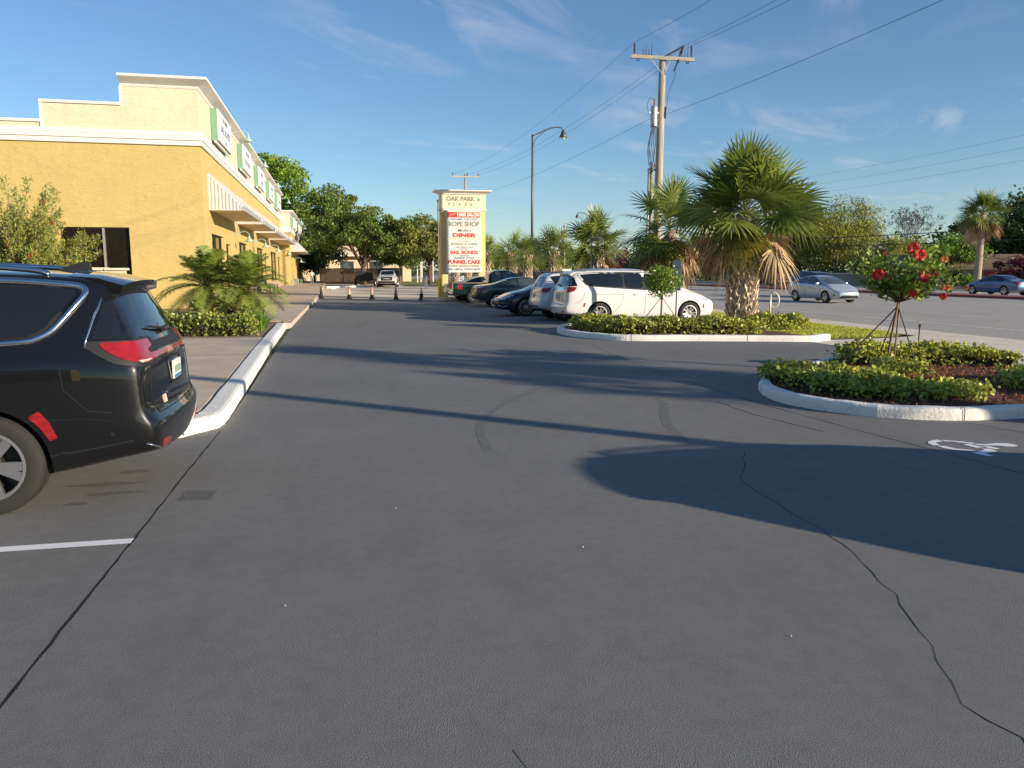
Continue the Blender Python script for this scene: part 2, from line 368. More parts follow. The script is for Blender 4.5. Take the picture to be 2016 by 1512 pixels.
# mulch chips on the near island
rng = np.random.default_rng(5)
from mathutils import geometry as geo
def inside(poly, x, y):
    c = False; n = len(poly); j = n-1
    for i in range(n):
        if (poly[i][1] > y) != (poly[j][1] > y) and x < (poly[j][0]-poly[i][0])*(y-poly[i][1])/(poly[j][1]-poly[i][1])+poly[i][0]: c = not c
        j = i
    return c
def scatter(poly, n, rng):
    xs = [p[0] for p in poly]; ys = [p[1] for p in poly]; out = []
    while len(out) < n:
        x = rng.uniform(min(xs), max(xs)); y = rng.uniform(min(ys), max(ys))
        if inside(poly, x, y): out.append((x, y))
    return np.array(out)
q = scatter(inner(isl2[:-1], .16), 5200, rng)
P = np.column_stack([q, np.full(len(q), .118)+rng.random(len(q))*.02])
V, F = leaf_quads(P, .07, .22, rng, up=2.2)
tag(mk('mulch_chips', V, F, mat('mulch_chip', (.26, .10, .05), .9, island=.6)), 'loose red bark chips over the near island bed', 'mulch', kind='stuff')
# grass blades
q = np.vstack([scatter([(11.7, 17.9), (12.1, 17.85), (14.2, 18.0), (15.0, 18.55), (15.3, 19.5), (15.3, 30), (12.6, 30), (12.4, 20.6), (11.7, 20.5)], 30000, rng), scatter([(12.8, 30), (15.3, 30), (15.3, 60), (12.8, 60)], 5000, rng)])
P = np.column_stack([q, np.full(len(q), .03)+rng.random(len(q))*.02])
V, F = leaf_quads(P, .085, .13, rng, up=0, D=np.tile([0, 0, .9], (len(q), 1)))
tag(mk('lawn_grass', V, F, mat('grass_blade', (.46, .50, .07), .6, island=.45, trans=.3, var=.35, vscale=1.2)), 'short green grass on the verge beside the driveway', 'grass', kind='stuff')

# painted markings
def line(name, pts, w, m, z=.004): V, F = ribbon(pts, w, z); return V, F
def many(name, segs, m, z):
    mb = MB()
    for (p, w_) in segs:
        V, F = ribbon(p, w_, z); mb.add(V, F)
    return struct(mb.build(name, m))
st = [25.35, 28.3, 31.05, 33.9, 36.6, 39.2, 41.8, 44.4]
many('parking_lines', [([(5.95, y), (11.2, y-.05)], .1) for y in st]+[([(-8, 5.41), (-4, 5.39), (-1.33, 5.36)], .1), ([(-8, 2.5), (-1.33, 2.5)], .1)], M_line, .0045)
many('road_lines', [([(19.55, -60), (19.55, 400)], .12), ([(19.85, -60), (19.85, 400)], .12), ([(40.3, -60), (40.3, 400)], .12), ([(35, -60), (35, 400)], .13), ([(43.8, -60), (43.8, 400)], .12), ([(52.4, -60), (52.4, 400)], .12)]
     + [([(24.3, y), (24.3, y+3.3)], .12) for y in np.arange(-24.4, 250, 10)] + [([(29.6, y), (29.6, y+3.3)], .12) for y in np.arange(-22.8, 250, 10)] + [([(48, y), (48, y+3)], .12) for y in np.arange(-20, 250, 10)], M_rline, -.014)
SYM = [[(6.09, 6.78), (6.09, 6.86), (6.02, 6.85), (5.92, 6.80), (5.87, 6.74), (5.85, 6.64), (5.92, 6.63), (5.95, 6.72), (5.98, 6.75), (6.04, 6.77)],
 [(6.12, 6.84), (6.17, 6.81), (6.26, 6.74), (6.33, 6.66), (6.33, 6.62), (6.28, 6.62), (6.21, 6.69), (6.17, 6.75), (6.1, 6.77)],
 [(5.86, 6.6), (5.93, 6.59), (5.96, 6.47), (6.04, 6.4), (6.09, 6.36), (6.02, 6.33), (5.96, 6.37), (5.89, 6.43), (5.86, 6.51)],
 [(6.17, 6.62), (6.26, 6.61), (6.27, 6.45), (6.18, 6.45)],
 [(6.3, 6.61), (6.4, 6.57), (6.49, 6.58), (6.55, 6.59), (6.65, 6.56), (6.68, 6.49), (6.66, 6.43), (6.6, 6.41), (6.53, 6.43), (6.47, 6.49), (6.35, 6.52), (6.29, 6.54)],
 [(6.28, 6.49), (6.37, 6.48), (6.38, 6.36), (6.31, 6.36)],
 [(6.2, 6.41), (6.28, 6.39), (6.27, 6.28), (6.07, 6.22), (6.08, 6.13), (6.01, 6.12), (5.97, 6.27), (6.2, 6.36)]]
mb = MB()
for p in SYM:
    mb.quad(*[(x, y, .0045) for x, y in p])
struct(mb.build('wheelchair_symbol', M_line))
def jag(pts, amp, seed, step=.13):
    rg = random.Random(seed); out = []
    for a, b in zip(pts[:-1], pts[1:]):
        n = max(2, int(math.dist(a, b)/step))
        for k in range(n):
            t = k/n; out.append((a[0]+(b[0]-a[0])*t+rg.uniform(-amp, amp), a[1]+(b[1]-a[1])*t+rg.uniform(-amp, amp)))
    out.append(pts[-1]); return out
def crack(pts, w_, amp, seed, name='asphalt_crack', m=None):
    J = jag(pts, amp, seed); rg = random.Random(seed+50)
    V, F = ribbon(J, [w_*rg.uniform(.45, 1.4) for _ in J], .0014); return struct(mk(name, V, F, m or M_crack))
crack([(-1.26, 9.0), (-1.3, 7.2), (-1.33, 5.4), (-1.37, 3.36), (-1.4, 1.5), (-1.45, -1)], .013, .004, 1)
crack([(5.89, 17.6), (5.62, 15), (5.45, 12.5), (5.46, 9.5), (5.61, 7.4), (5.8, 5.5), (6, 3.4)], .014, .003, 2)
crack([(4.99, 9.62), (4.97, 8.65), (5.07, 8.12), (5.18, 7.5)], .014, .012, 3)
crack([(3.85, 6.8), (3.27, 5.8), (3.21, 5.08), (3.19, 4.61), (3.11, 4.13), (2.89, 3.4), (2.61, 2.85), (2.45, 2.5), (2.47, 2.28), (2.3, 1.6)], .006, .022, 4)
crack([(7.1, 7.62), (7.28, 6.97), (7.9, 6.2)], .012, .006, 5)
crack([(-1.2, 10.9), (.24, 10.5), (2.22, 10.12), (5, 9.62)], .012, .004, 6, m=mat('pale_joint', (.34, .33, .31), .9))
crack([(.6, 2.6), (.7, 2.2), (.72, 1.7)], .007, .012, 8, m=M_patch)
def mark(pts, w_):
    V, F = ribbon(smooth_path(pts, 8), w_, .0012); return struct(mk('tyre_mark', V, F, M_tyre_mark))
mark([(1.43, 7.4), (1.55, 8.5), (1.93, 9.6), (2.5, 10.6), (3.1, 11.5)], .09)
mark([(4.3, 10), (4.15, 9.4), (3.74, 8.42), (3.45, 7.2)], .11)
sheet('asphalt_patch', [(-1.22, 6.28), (-.98, 6.24), (-.96, 6.5), (-1.2, 6.56)], .0013, M_patch)
for i, (x, y, a, b) in enumerate([(-1.9, 6.9, .33, .05), (-1.75, 6.6, .22, .05), (-1.75, 7.3, .12, .07), (-1.95, 6.35, .08, .05)]):
    sheet('oil_stain', [(x+a*math.cos(t)*(1+.25*math.sin(5*t+i)), y+b*math.sin(t)*(1+.3*math.cos(4*t+i))) for t in np.linspace(0, 6.28, 18)[:-1]], .0013, M_patch)
# small stones
mb = MB(); rg = random.Random(4)
for (x, y) in [(-.62, 12.3), (1.2, 10.9), (3.35, 10.2), (4.2, 7.95), (2.9, 11.3), (-.3, 4.1), (1.5, 4.6), (2.1, 3.2), (.4, 5.7), (3.6, 13.9), (1.9, 18.6), (4.3, 3.9)]:
    r = rg.uniform(.003, .006); mb.lathe([(r*.5, 0), (r, r*.5), (r*.6, r*1.1), (.001, r*1.2)], 6, (x, y, .002))
tag(mb.build('loose_gravel', M_conc), 'scattered small pale stones on the fresh asphalt', 'gravel', kind='stuff')
# ------------------------------------------------------------------ the plaza building
def stucco(name, c, var=.06):
    m = mat(name, c, .9, var=var, vscale=.8, spec=.25)
    nt = m.node_tree; N = nt.nodes; L = nt.links; b = N['Principled BSDF']
    tc = N.new('ShaderNodeTexCoord')
    mp = N.new('ShaderNodeMapping'); mp.inputs['Rotation'].default_value = (R(20), R(35), R(20)); mp.inputs['Scale'].default_value = (1, 2.6, 3.2); L.new(tc.outputs['Object'], mp.inputs[0])
    n = N.new('ShaderNodeTexNoise'); n.inputs['Scale'].default_value = 1.5; n.inputs['Detail'].default_value = 9; n.inputs['Roughness'].default_value = .62; n.inputs['Distortion'].default_value = 1.4
    L.new(mp.outputs[0], n.inputs['Vector'])
    n2 = N.new('ShaderNodeTexNoise'); n2.inputs['Scale'].default_value = 30; n2.inputs['Detail'].default_value = 4; L.new(tc.outputs['Object'], n2.inputs['Vector'])
    r = N.new('ShaderNodeMapRange'); r.inputs[1].default_value = .5; r.inputs[2].default_value = .62; L.new(n.outputs['Fac'], r.inputs[0])
    a = N.new('ShaderNodeMath'); a.operation = 'MULTIPLY_ADD'; a.inputs[1].default_value = .22; L.new(n2.outputs['Fac'], a.inputs[0]); L.new(r.outputs[0], a.inputs[2])
    ms = N.new('ShaderNodeMapping'); ms.inputs['Scale'].default_value = (1.6, 1.6, .12); L.new(tc.outputs['Object'], ms.inputs[0])
    n3 = N.new('ShaderNodeTexNoise'); n3.inputs['Scale'].default_value = 1.4; n3.inputs['Detail'].default_value = 8; n3.inputs['Roughness'].default_value = .7; L.new(ms.outputs[0], n3.inputs['Vector'])
    r3 = N.new('ShaderNodeMapRange'); r3.inputs[1].default_value = .5; r3.inputs[2].default_value = .8; r3.inputs[3].default_value = 0; r3.inputs[4].default_value = .25; L.new(n3.outputs['Fac'], r3.inputs[0])
    mx3 = N.new('ShaderNodeMix'); mx3.data_type = 'RGBA'; mx3.inputs[7].default_value = (c[0]*.62, c[1]*.58, c[2]*.55, 1)
    L.new(r3.outputs[0], mx3.inputs[0]); L.new(b.inputs['Base Color'].links[0].from_socket, mx3.inputs[6]); L.new(mx3.outputs[2], b.inputs['Base Color'])
    bp = N.new('ShaderNodeBump'); bp.inputs['Strength'].default_value = .3; bp.inputs['Distance'].default_value = .05
    L.new(a.outputs[0], bp.inputs['Height']); L.new(bp.outputs['Normal'], b.inputs['Normal'])
    return m
M_yel = stucco('yellow_stucco', (.545, .418, .16))
M_cream = stucco('cream_stucco', (.68, .60, .43), .03)
M_trim = mat('white_trim', (.74, .71, .65), .7, var=.05, vscale=3, bump=.08, bscale=20)
M_soff = mat('cream_soffit', (.72, .58, .36), .8, var=.05, vscale=2)
M_awn = mat('awning_metal', (.70, .69, .67), .45, metal=.25, var=.06, vscale=3)
M_rib = mat('awning_rib_grey', (.50, .48, .47), .5, metal=.3)
M_green = mat('sign_green', (.17, .31, .20), .6, var=.1, vscale=3)
M_lampg = mat('lamp_green', (.36, .50, .43), .4, coat=.3)
M_frame = mat('dark_bronze_frame', (.035, .022, .016), .45)
M_wglass = mat('shop_glass', (.012, .010, .009), .04, spec=.6)
M_white = mat('sign_white', (.82, .82, .80), .5, var=.04, vscale=4)
M_ink = mat('sign_ink_grey', (.14, .16, .22), .6)
M_stone = mat('stone_base', (.42, .32, .24), .9, var=.35, vscale=6, bump=1, bscale=9, bdist=.05)
M_alu = mat('aluminium', (.55, .53, .5), .4, metal=.6)
M_dirtgl = mat('interior_dark', (.01, .008, .007), .9)

def wall_holes(mb, u0, u1, z0, z1, holes, fn, depth, dn):
    """rectangular wall grid with holes; fn(u,d,z) -> xyz, d = depth into the wall; reveals go to depth"""
    us = sorted({u0, u1} | {h[0] for h in holes} | {h[1] for h in holes}); zs = sorted({z0, z1} | {h[2] for h in holes} | {h[3] for h in holes})
    for a, b in zip(us[:-1], us[1:]):
        for c, d in zip(zs[:-1], zs[1:]):
            mu, mz = (a+b)/2, (c+d)/2
            if any(h[0] < mu < h[1] and h[2] < mz < h[3] for h in holes): continue
            q = [fn(a, 0, c), fn(b, 0, c), fn(b, 0, d), fn(a, 0, d)]
            mb.quad(*(q if dn else q[::-1]))
    for h in holes:
        for (p, q) in [((h[0], h[2]), (h[1], h[2])), ((h[1], h[2]), (h[1], h[3])), ((h[1], h[3]), (h[0], h[3])), ((h[0], h[3]), (h[0], h[2]))]:
            mb.quad(fn(p[0], 0, p[1]), fn(q[0], 0, q[1]), fn(q[0], depth, q[1]), fn(p[0], depth, p[1]))
def window(root, h, fn, depth, mull=(), trans=(), name='window', f=.07, frm=None):
    """frame + glass behind a hole h=(u0,u1,z0,z1)"""
    u0, u1, z0, z1 = h; mb = MB()
    def bx(a, b, c, d, d0=depth-.06, d1=depth+.02):
        V = [fn(u, dd, z) for u in (a, b) for dd in (d0, d1) for z in (c, d)]
        mb.add(V, [(0, 1, 3, 2), (4, 6, 7, 5), (0, 4, 5, 1), (2, 3, 7, 6), (0, 2, 6, 4), (1, 5, 7, 3)])
    bx(u0+.002, u0+f, z0+.002, z1-.002); bx(u1-f, u1-.002, z0+.002, z1-.002); bx(u0+f, u1-f, z0+.002, z0+f); bx(u0+f, u1-f, z1-f, z1-.002)
    for u in mull: bx(u-f/2, u+f/2, z0+f, z1-f)
    for z in trans: bx(u0+f, u1-f, z-f/3, z+f/3, depth-.045, depth+.02)
    o = mb.build(name, frm or M_frame, root)
    g = MB(); g.quad(fn(u0, depth, z0), fn(u1, depth, z0), fn(u1, depth, z1), fn(u0, depth, z1)); g.build('pane', M_wglass, o)
    return o

def sign_box(y, x, z0, z1, lines, label, length=4.8):
    t = thing('facade_sign', label, 'shop sign', (0, 0, 0), 0, 'box signs along the plaza parapet')
    b = MB(); b.box(x+.005, x+.30, y, y+length, z0, z1); b.build('green_box', M_green, t, bevel=.01)
    b = MB(); b.box(x+.30, x+.36, y+.02, y+length-.02, z0+.02, z1-.02); b.build('sign_face', M_white, t, bevel=.006)
    b = MB(); b.tube([(x+.18, y-.03, z0-.05), (x+.18, y+length+.03, z0-.05)], .06, 8); b.build('lamp_tube', M_trim, t)
    h = z1-z0
    for i, (tx, s, c, sx) in enumerate(lines):
        text_obj(tx, s, MX(x+.363, y+length/2, z1-h*c), M_ink, t, bold=.012, sx=sx, extr=.002)
    return t
def goose(mb, y, x, z, drop=.42, out=.85):
    pts = [(x, y, z), (x+.25, y, z+.12), (x+out*.7, y, z+.22), (x+out, y, z+.1), (x+out, y, z-.05)]
    mb.tube([tuple(p) for p in smooth_path(pts, 4)], .022, 6)
    mb.lathe([(.05, -.02), (.08, -.1), (.13, -.22), (.27, -.34), (.255, -.345), (.1, -.2), (.02, -.1)], 14, (x+out, y, z))

def block(name, label, xw, y0, y1, xl, zc0, zc1, zr, bays, aw, z_aw, parap, stone=True):
    """xw: street facade plane, y0: near end wall, zc: cornice band, zr: roof edge"""
    t = thing(name, label, 'building', (0, 0, 0))
    # end wall + facade, yellow below cornice
    holes = []
    for (a, b, c) in bays:
        holes.append((a, a+(b-a)*.62, .14, 3.4)) if c == 'd' else holes.append((a, a+(b-a)*.62, .8, 3.4))
        holes.append((a+(b-a)*.72, b, .15, 3.1))
    fF = lambda u, d, z: (xw-d, u, z); fE = lambda u, d, z: (u, y0+d, z)
    mb = MB()
    wall_holes(mb, y0, y1, 0, zc0, holes, fF, .22, True)
    eh = [(-10.95, -8.29, 1.5, 3.53)] if y0 < 50 else []
    wall_holes(mb, xl, xw, 0, zc0, eh, fE, .2, True)
    mb.quad((xl, y0, 0), (xl, y1, 0), (xl, y1, zc0), (xl, y0, zc0)); mb.quad((xl, y1, 0), (xw, y1, 0), (xw, y1, zc0), (xl, y1, zc0))
    mb.build('wall', M_yel, t)
    for (a, b, c) in bays:   # pilasters
        pass
    for h in holes:
        big = h[1]-h[0] > 2
        o = window(t, h, fF, .2, mull=[h[0]+(h[1]-h[0])*k for k in ((.5,) if big else ())], trans=[2.55], name='window' if big else 'door')
        if big:
            g = MB(); g.quad(*[(xw-.194, u, z) for u, z in ((h[0]+.5, 1.9), (h[0]+.95, 1.9), (h[0]+.95, 2.45), (h[0]+.5, 2.45))]); g.build('window_poster', mat('poster_green', (.25, .55, .12), .6), o)
    for h in eh: window(t, h, fE, .16, mull=[-9.32], name='window', f=.06, frm=M_frame)
    if eh:
        b = MB(); b.box(-9.36, -9.28, y0+.07, y0+.15, 1.52, 3.5); b.build('mullion', M_alu, t)
    # parapet above the cornice
    mb = MB(); e = .004
    zp = zr-.42
    mb.box(xw-.35, xw-e, y0+e, y1-e, zc0, zp)
    for (a, b, zt) in parap: mb.box(a, b-(.35 if b > xw-.5 else 0), y0+e, y0+.35, zc0, zt)
    mb.box(xl+.1, xw-.36, y0+.36, y1-.1, zc0-.3, zc0)
    mb.build('parapet', M_cream, t)
    # cornice: stacked bands round the end and the facade
    mb = MB(); hh = zc1-zc0
    for k, (a, b, pr) in enumerate([(0, .34, .1), (.36, .66, .14), (.68, 1., .09)]):
        z0_, z1_ = zc0+hh*a-.02, zc0+hh*b-.02
        mb.box(xl, xw+pr, y0-pr, y0+.02-.02*0-.001, z0_, z1_); mb.box(xw+.001, xw+pr, y0, y1, z0_, z1_)
    mb.build('cornice', M_trim, t, bevel=.02)
    # flared roof edge along the facade and round the corner
    a0 = parap[0][0]; fl = .46
    prof = [(-.3, zp), (0.02, zp), (.05, zp+.06), (.06, zp+.1), (fl, zr-.1), (fl, zr), (-.3, zr)]
    V = []; F = []; n = len(prof)
    for (px, py, sx, sy) in [(a0, y0, 0, -1), (xw, y0, 1, -1), (xw, y1, 1, 0)]:
        for u, z in prof: V.append((px+sx*u, py+sy*u, z))
    for s in range(2):
        for k in range(n): F.append((s*n+k, (s+1)*n+k, (s+1)*n+(k+1) % n, s*n+(k+1) % n))
    F += [tuple(range(n)), tuple(range(3*n-1, 2*n-1, -1))]
    o = mk('roof_edge', V, F, M_trim, t)
    bm = bmesh.new(); bm.from_mesh(o.data); bmesh.ops.recalc_face_normals(bm, faces=bm.faces); bm.to_mesh(o.data); bm.free()
    for (a, b, zt) in parap[1:]:
        mb = MB(); mb.box(a-.06, b-.001, y0-.07, y0+.4, zt-.09, zt+.02); mb.box(a-.06, a+.02, y0-.05, y0+.4, zc1, zt-.09); mb.build('parapet_cap', M_trim, t)
    mb = MB(); mb.box(a0-.04, a0+.05, y0-.05, y0+.36, parap[1][2]+.02 if len(parap) > 1 else zc1, zp); mb.build('parapet_cap', M_trim, t)
    # awnings
    dpt = 1.45
    for (a, b) in aw:
        pr = [(.004, z_aw+1.6), (.004, z_aw), (dpt, z_aw), (dpt, z_aw+.16)]
        mb = MB(); mb.prism_ax([(u, z) for u, z in pr], a, b, lambda u, v, q: (xw+u, q, v))
        o = mb.build('awning', M_awn, t)
        r = MB()
        for q in np.arange(a+.15, b, .42):
            d = .03
            r.prism_ax([(.01, z_aw+1.6), (dpt, z_aw+.16), (dpt, z_aw+.21), (.01, z_aw+1.65)], q, q+d, lambda u, v, s: (xw+u, s, v))
        for u in np.arange(.12, dpt, .15):
            zt = z_aw+.16+(1.6-.16)*(1-u/dpt)
            if zt-z_aw > .2: r.box(xw+u, xw+u+.05, a-.02, a-.001, z_aw+.05, zt-.05)
        r.build('awning_rib', M_rib, o)
        g = MB(); g.box(xw+dpt+.001, xw+dpt+.07, a-.03, b+.03, z_aw-.03, z_aw+.19); g.build('gutter', M_rib, o)
        s = MB(); s.box(xw+.03, xw+dpt-.02, a+.03, b-.03, z_aw-.02, z_aw-.001); s.build('soffit', M_soff, o)
    # wall lamps
    for (yy, zz, oo) in [(b+.55, z_aw-.75, .8) for (a, b) in aw]+[(b+.5, zp-.15, 1.0) for (a, b) in aw]:
        mb = MB(); goose(mb, yy, xw, zz, out=oo); mb.build('wall_lamp', M_lampg, t, smooth=True)
    if stone:
        mb = MB()
        edges = [y0-.05]+sum([[h[0], h[1]] for h in holes if h[2] < .3], [])+[y1]
        for a, b in zip(edges[::2], edges[1::2]):
            if b-a > .1: mb.box(xw+.004, xw+.14, a+.02, b-.02, .1, .72)
        mb.build('stone_base', M_stone, t, bevel=.02)
    return t
bays1 = [(38.4, 45.2, 'w'), (49.2, 56.8, 'w'), (60.5, 69.6, 'w'), (73.4, 86.5, 'w')]
B1 = block('plaza_building', 'long yellow stucco shop building with cream parapet and metal awnings', -5.3, 36.4, 88.0, -24., 6.95, 7.52, 9.65, bays1,
      [(38.0, 46.3), (48.9, 57.4), (60.0, 70.6), (72.9, 87.6)], 4.42, [(-8.28, -5.3, 9.23), (-11.28, -8.28, 8.56), (-24, -11.28, 7.78)])
bays2 = [(90+i*6.2, 95+i*6.2, 'w') for i in range(6)]
B2 = block('plaza_building', 'farther yellow shop block set forward behind the long building', -4.35, 88.2, 128., -24., 5.75, 6.25, 8.0, bays2,
      [(89.5+i*6.3, 95.3+i*6.3) for i in range(6)], 3.75, [(-8.3, -4.35, 7.6), (-24, -8.3, 6.9)])
sx = -5.3
sign_box(39.9, sx, 7.72, 9.16, [('THE FAMILY', .3, .2, 1.2), ('BAIL BONDS', .5, .54, 1.25), ('open', .26, .85, 1.)], 'box sign nearest the corner of the long yellow building')
sign_box(50.4, sx, 7.72, 9.16, [('DISCOUNT', .34, .25, 1.2), ('ROPE SHOP', .5, .65, 1.2)], 'second green-sided box sign from the near corner of the long building')
sign_box(60.6, sx, 7.72, 9.16, [('JEWELRY', .42, .3, 1.2), ('& COINS', .42, .7, 1.2)], 'middle of the five green-sided box signs on the long building')
sign_box(70.9, sx, 7.72, 9.16, [('BARBER', .45, .3, 1.2), ('SHOP', .45, .7, 1.2)], 'fourth green-sided box sign along the long building from the corner')
sign_box(80.6, sx, 7.72, 9.16, [('HAIR SALON', .45, .5, 1.2)], 'last box sign of the long building before the farther block')
for i in range(5):
    tag(sign_box(91+i*7, -4.35, 6.35, 7.5, [], 'small green-sided box sign on the farther yellow block', 4.4), 'small green-sided box sign on the farther yellow block', 'shop sign', 'box signs on the farther block')
# cream air conditioner at the end wall
t = thing('air_conditioner', 'cream air conditioner box at the yellow end wall behind the black van', 'air conditioner', (-9.1, 35.3, .12))
mb = MB(); mb.box(-.6, .75, -.5, .45, 0, 1.62); mb.build('cabinet', mat('cream_metal', (.68, .58, .42), .5), t, bevel=.03)
mb = MB(); mb.box(-.7, .1, -.6, .5, 1.622, 1.74); mb.box(.14, .85, -.6, .5, 1.622, 1.72); mb.build('lid', mat('cream_metal_lid', (.74, .64, .48), .5), t, bevel=.02)
mb = MB()
for k in range(6): mb.box(.2, .7, -.51, -.501, 1.1+k*.07, 1.13+k*.07)
mb.build('grille', M_rib, t)

# ------------------------------------------------------------------ pylon sign
t = thing('pylon_sign', 'tall cream and yellow plaza sign listing the shops on two posts', 'sign', (6.3, 47.2, 0))
M_ypost = mat('yellow_post', (.68, .53, .22), .7, var=.08, vscale=2)
M_cpost = mat('cream_sign', (.70, .63, .44), .7, var=.04, vscale=3)
for x in (0, 2.28):
    mb = MB(); mb.box(x, x+.42, 0, .55, 0, 5.25); mb.build('post', M_ypost, t, bevel=.015)
mb = MB(); mb.box(-.02, 2.72, -.04, .6, 5.36, 6.17); mb.build('header_panel', M_cpost, t, bevel=.01)
mb = MB(); mb.box(-.06, 2.76, -.08, .64, 5.25, 5.35); mb.build('header_sill', M_trim, t, bevel=.01)
V = []; pr = [(0, 6.18), (.05, 6.2), (.06, 6.24), (.33, 6.36), (.33, 6.42)]
for u, z in pr: V += [(-.02-u, -.04-u, z), (2.72+u, -.04-u, z), (2.72+u, .6+u, z), (-.02-u, .6+u, z)]
F = [(i*4+k, i*4+(k+1) % 4, (i+1)*4+(k+1) % 4, (i+1)*4+k) for i in range(4) for k in range(4)]+[(3, 2, 1, 0), (16, 17, 18, 19)]
mk('sign_cap', V, F, M_trim, t)
mb = MB(); mb.box(.30, 2.40, -.30, -.04, 2.02, 5.25); o = mb.build('shop_panel', M_cpost, t, bevel=.01)
M_pan = mat('panel_white', (.70, .68, .61), .5, var=.03)
M_red = mat('sign_red', (.55, .035, .03), .5); M_dk = mat('sign_dark', (.10, .08, .09), .6); M_tan = mat('sign_olive', (.22, .215, .16), .6); M_blue = mat('sign_blue', (.10, .10, .25), .6); M_teal = mat('sign_teal', (.10, .32, .30), .6)
def panel(z0, z1, x0=.36, x1=2.34, m=M_pan):
    mb = MB(); mb.box(x0, x1, -.325, -.301, z0, z1); return mb.build('panel', m, o)
yt = -.327
panel(4.84, 5.14, .37, 2.33, M_red)
panel(4.26, 4.82); panel(3.62, 4.245); panel(3.2, 3.53); panel(2.93, 3.19); panel(2.65, 2.92); panel(2.385, 2.64); panel(1.0+1.08, 2.375)
mb = MB(); mb.box(.28, 2.44, -.32, -.05, 1.62, 1.97); o2 = mb.build('address_panel', M_pan, t, bevel=.01)
def tx(s, size, x, z, m, sx=1., bold=.008, sp=1., sh=0., par=None, al='CENTER'): text_obj(s, size, MY(x, yt-.001, z), m, par or o, bold=bold, sx=sx, extr=.002, space=sp, shear=sh, align=al)
tx('HAIR SALON', .30, 1.62, 4.99, M_pan, .78, .016); 
mb = MB(); mb.tube([(x, yt-.004, 4.9+z) for x, z in ((.45, .02), (.47, -.03), (.5, .06), (.55, .03), (.58, .09), (.63, .07), (.68, .11), (.75, .12), (.84, .16), (.92, .18))], .012, 6); mb.build('script_swash', M_pan, o)
tx("KRISHAM'S  DISCOUNT", .16, 1.35, 4.72, M_blue, 1.02, .003); tx('ROPE SHOP', .36, 1.35, 4.44, M_tan, .98, .014)
tx("Mollie's", .27, 1.36, 4.07, M_dk, 1., .002, sh=.35); tx('DINER', .3, 1.35, 3.79, M_red, 1.6, .016)
tx("STEVEN'S", .1, 1.35, 3.45, M_dk, 1.4, .001, 1.3); tx('JEWELRY & COINS', .15, 1.35, 3.29, M_tan, 1.28, .006)
tx('Civilian Military Council', .09, 1.35, 3.1, M_dk, 1.2, .002); tx('Florida B.I.F.C', .085, 1.35, 3.0, M_dk, 1.2, .002)
tx('BAIL BONDS', .265, 1.35, 2.785, M_red, 1.12, .012)
tx('The Family', .1, 1.35, 2.6, M_dk, 1.3, .002, sh=.2); tx('BARBER SHOP', .17, 1.35, 2.47, M_blue, 1.1, .003)
tx('FUNNEL CAKE', .28, 1.35, 2.225, M_red, 1.06, .016)
text_obj('1831-1849 N. COCOA BLVD', .16, MY(1.36, -.323, 1.8), M_dk, o2, bold=.006, sx=.98, extr=.002)
h = [c for c in t.children if c.name.startswith('header_panel')][0]
text_obj('OAK PARK', .34, MY(1.2, -.043, 5.92), M_tan, h, bold=.016, sx=1.02, extr=.002)
text_obj('PLAZA', .24, MY(1.2, -.043, 5.6), M_tan, h, bold=.008, sx=1.0, extr=.002, space=2.55)
mb = MB(); rg = random.Random(3)
for k in range(9):
    a = k*.7; r = .16 if k % 2 else .1; cx, cz = 2.3, 5.9
    mb.quad((cx, -.045, cz), (cx+r*.5*math.cos(a-.3), -.045, cz+r*.5*math.sin(a-.3)), (cx+r*math.cos(a), -.045, cz+r*math.sin(a)), (cx+r*.5*math.cos(a+.3), -.045, cz+r*.5*math.sin(a+.3)))
mb.build('leaf_emblem', M_teal, h)
mb = MB(); mb.prism([(5.1, 46.5), (9.6, 46.5), (9.6, 48.3), (5.1, 48.3)], -.05, .15); struct(mb.build('sign_island_kerb', M_conc, bevel=.02))
def bollard(x, y, h, label):
    t = thing('bollard', label, 'bollard', (x, y, .13), 0, 'yellow bollards at the plaza sign')
    mb = MB(); mb.lathe([(.1, 0), (.1, h-.06), (.08, h-.02), (.001, h)], 14); mb.build('pipe', mat('bollard_yellow', (.80, .50, .03), .5, var=.08), t, smooth=False)
    mb = MB(); mb.lathe([(.18, .0), (.17, .03), (.11, .035)], 14); mb.build('footing', M_conc, t)
bollard(6.15, 46.75, 1.15, 'taller yellow bollard in front of the left sign post')
bollard(7.35, 48.1, .95, 'shorter yellow bollard behind the left sign post')
# traffic cones
M_cor = mat('cone_orange', (.60, .16, .06), .55, var=.1); M_cbl = mat('cone_dark', (.022, .021, .02), .7, var=.2); M_cwh = mat('cone_white', (.52, .38, .29), .6)
def cone(x, y, kind, label):
    t = thing('traffic_cone', label, 'traffic cone', (x, y, 0), 0, 'cones closing the end of the asphalt')
    m0 = M_cbl
    mb = MB(); mb.box(-.18, .18, -.18, .18, .002, .035); mb.build('base', M_cbl, t, bevel=.012)
    body = MB(); body.lathe([(.14, .036), (.105, .28), (.06, .56), (.028, .735), (.02, .74)], 16); body.build('cone', M_cbl, t, smooth=False)
    if kind in 'pt':
        z0, z1 = (.26, .56) if kind == 'p' else (.40, .56)
        r = lambda z: float(np.interp(z, [.036, .28, .56, .735], [.14, .105, .06, .028]))+.003
        b = MB(); b.lathe([(r(z0), z0), (r(z1), z1)], 16); b.build('band', M_cwh, t)
    if kind in 'tp':
        b = MB(); b.lathe([(.066, .57), (.032, .737), (.001, .743)], 16); b.build('tip', M_cor, t)
cone(-.75, 51.0, 'd', 'dark scorched cone at the walkway corner')
cone(.95, 50.2, 'p', 'dark cone with broad pale band and orange tip, second from the walkway')
cone(2.3, 49.2, 'p', 'dark cone with broad pale band and orange tip, middle of the row')
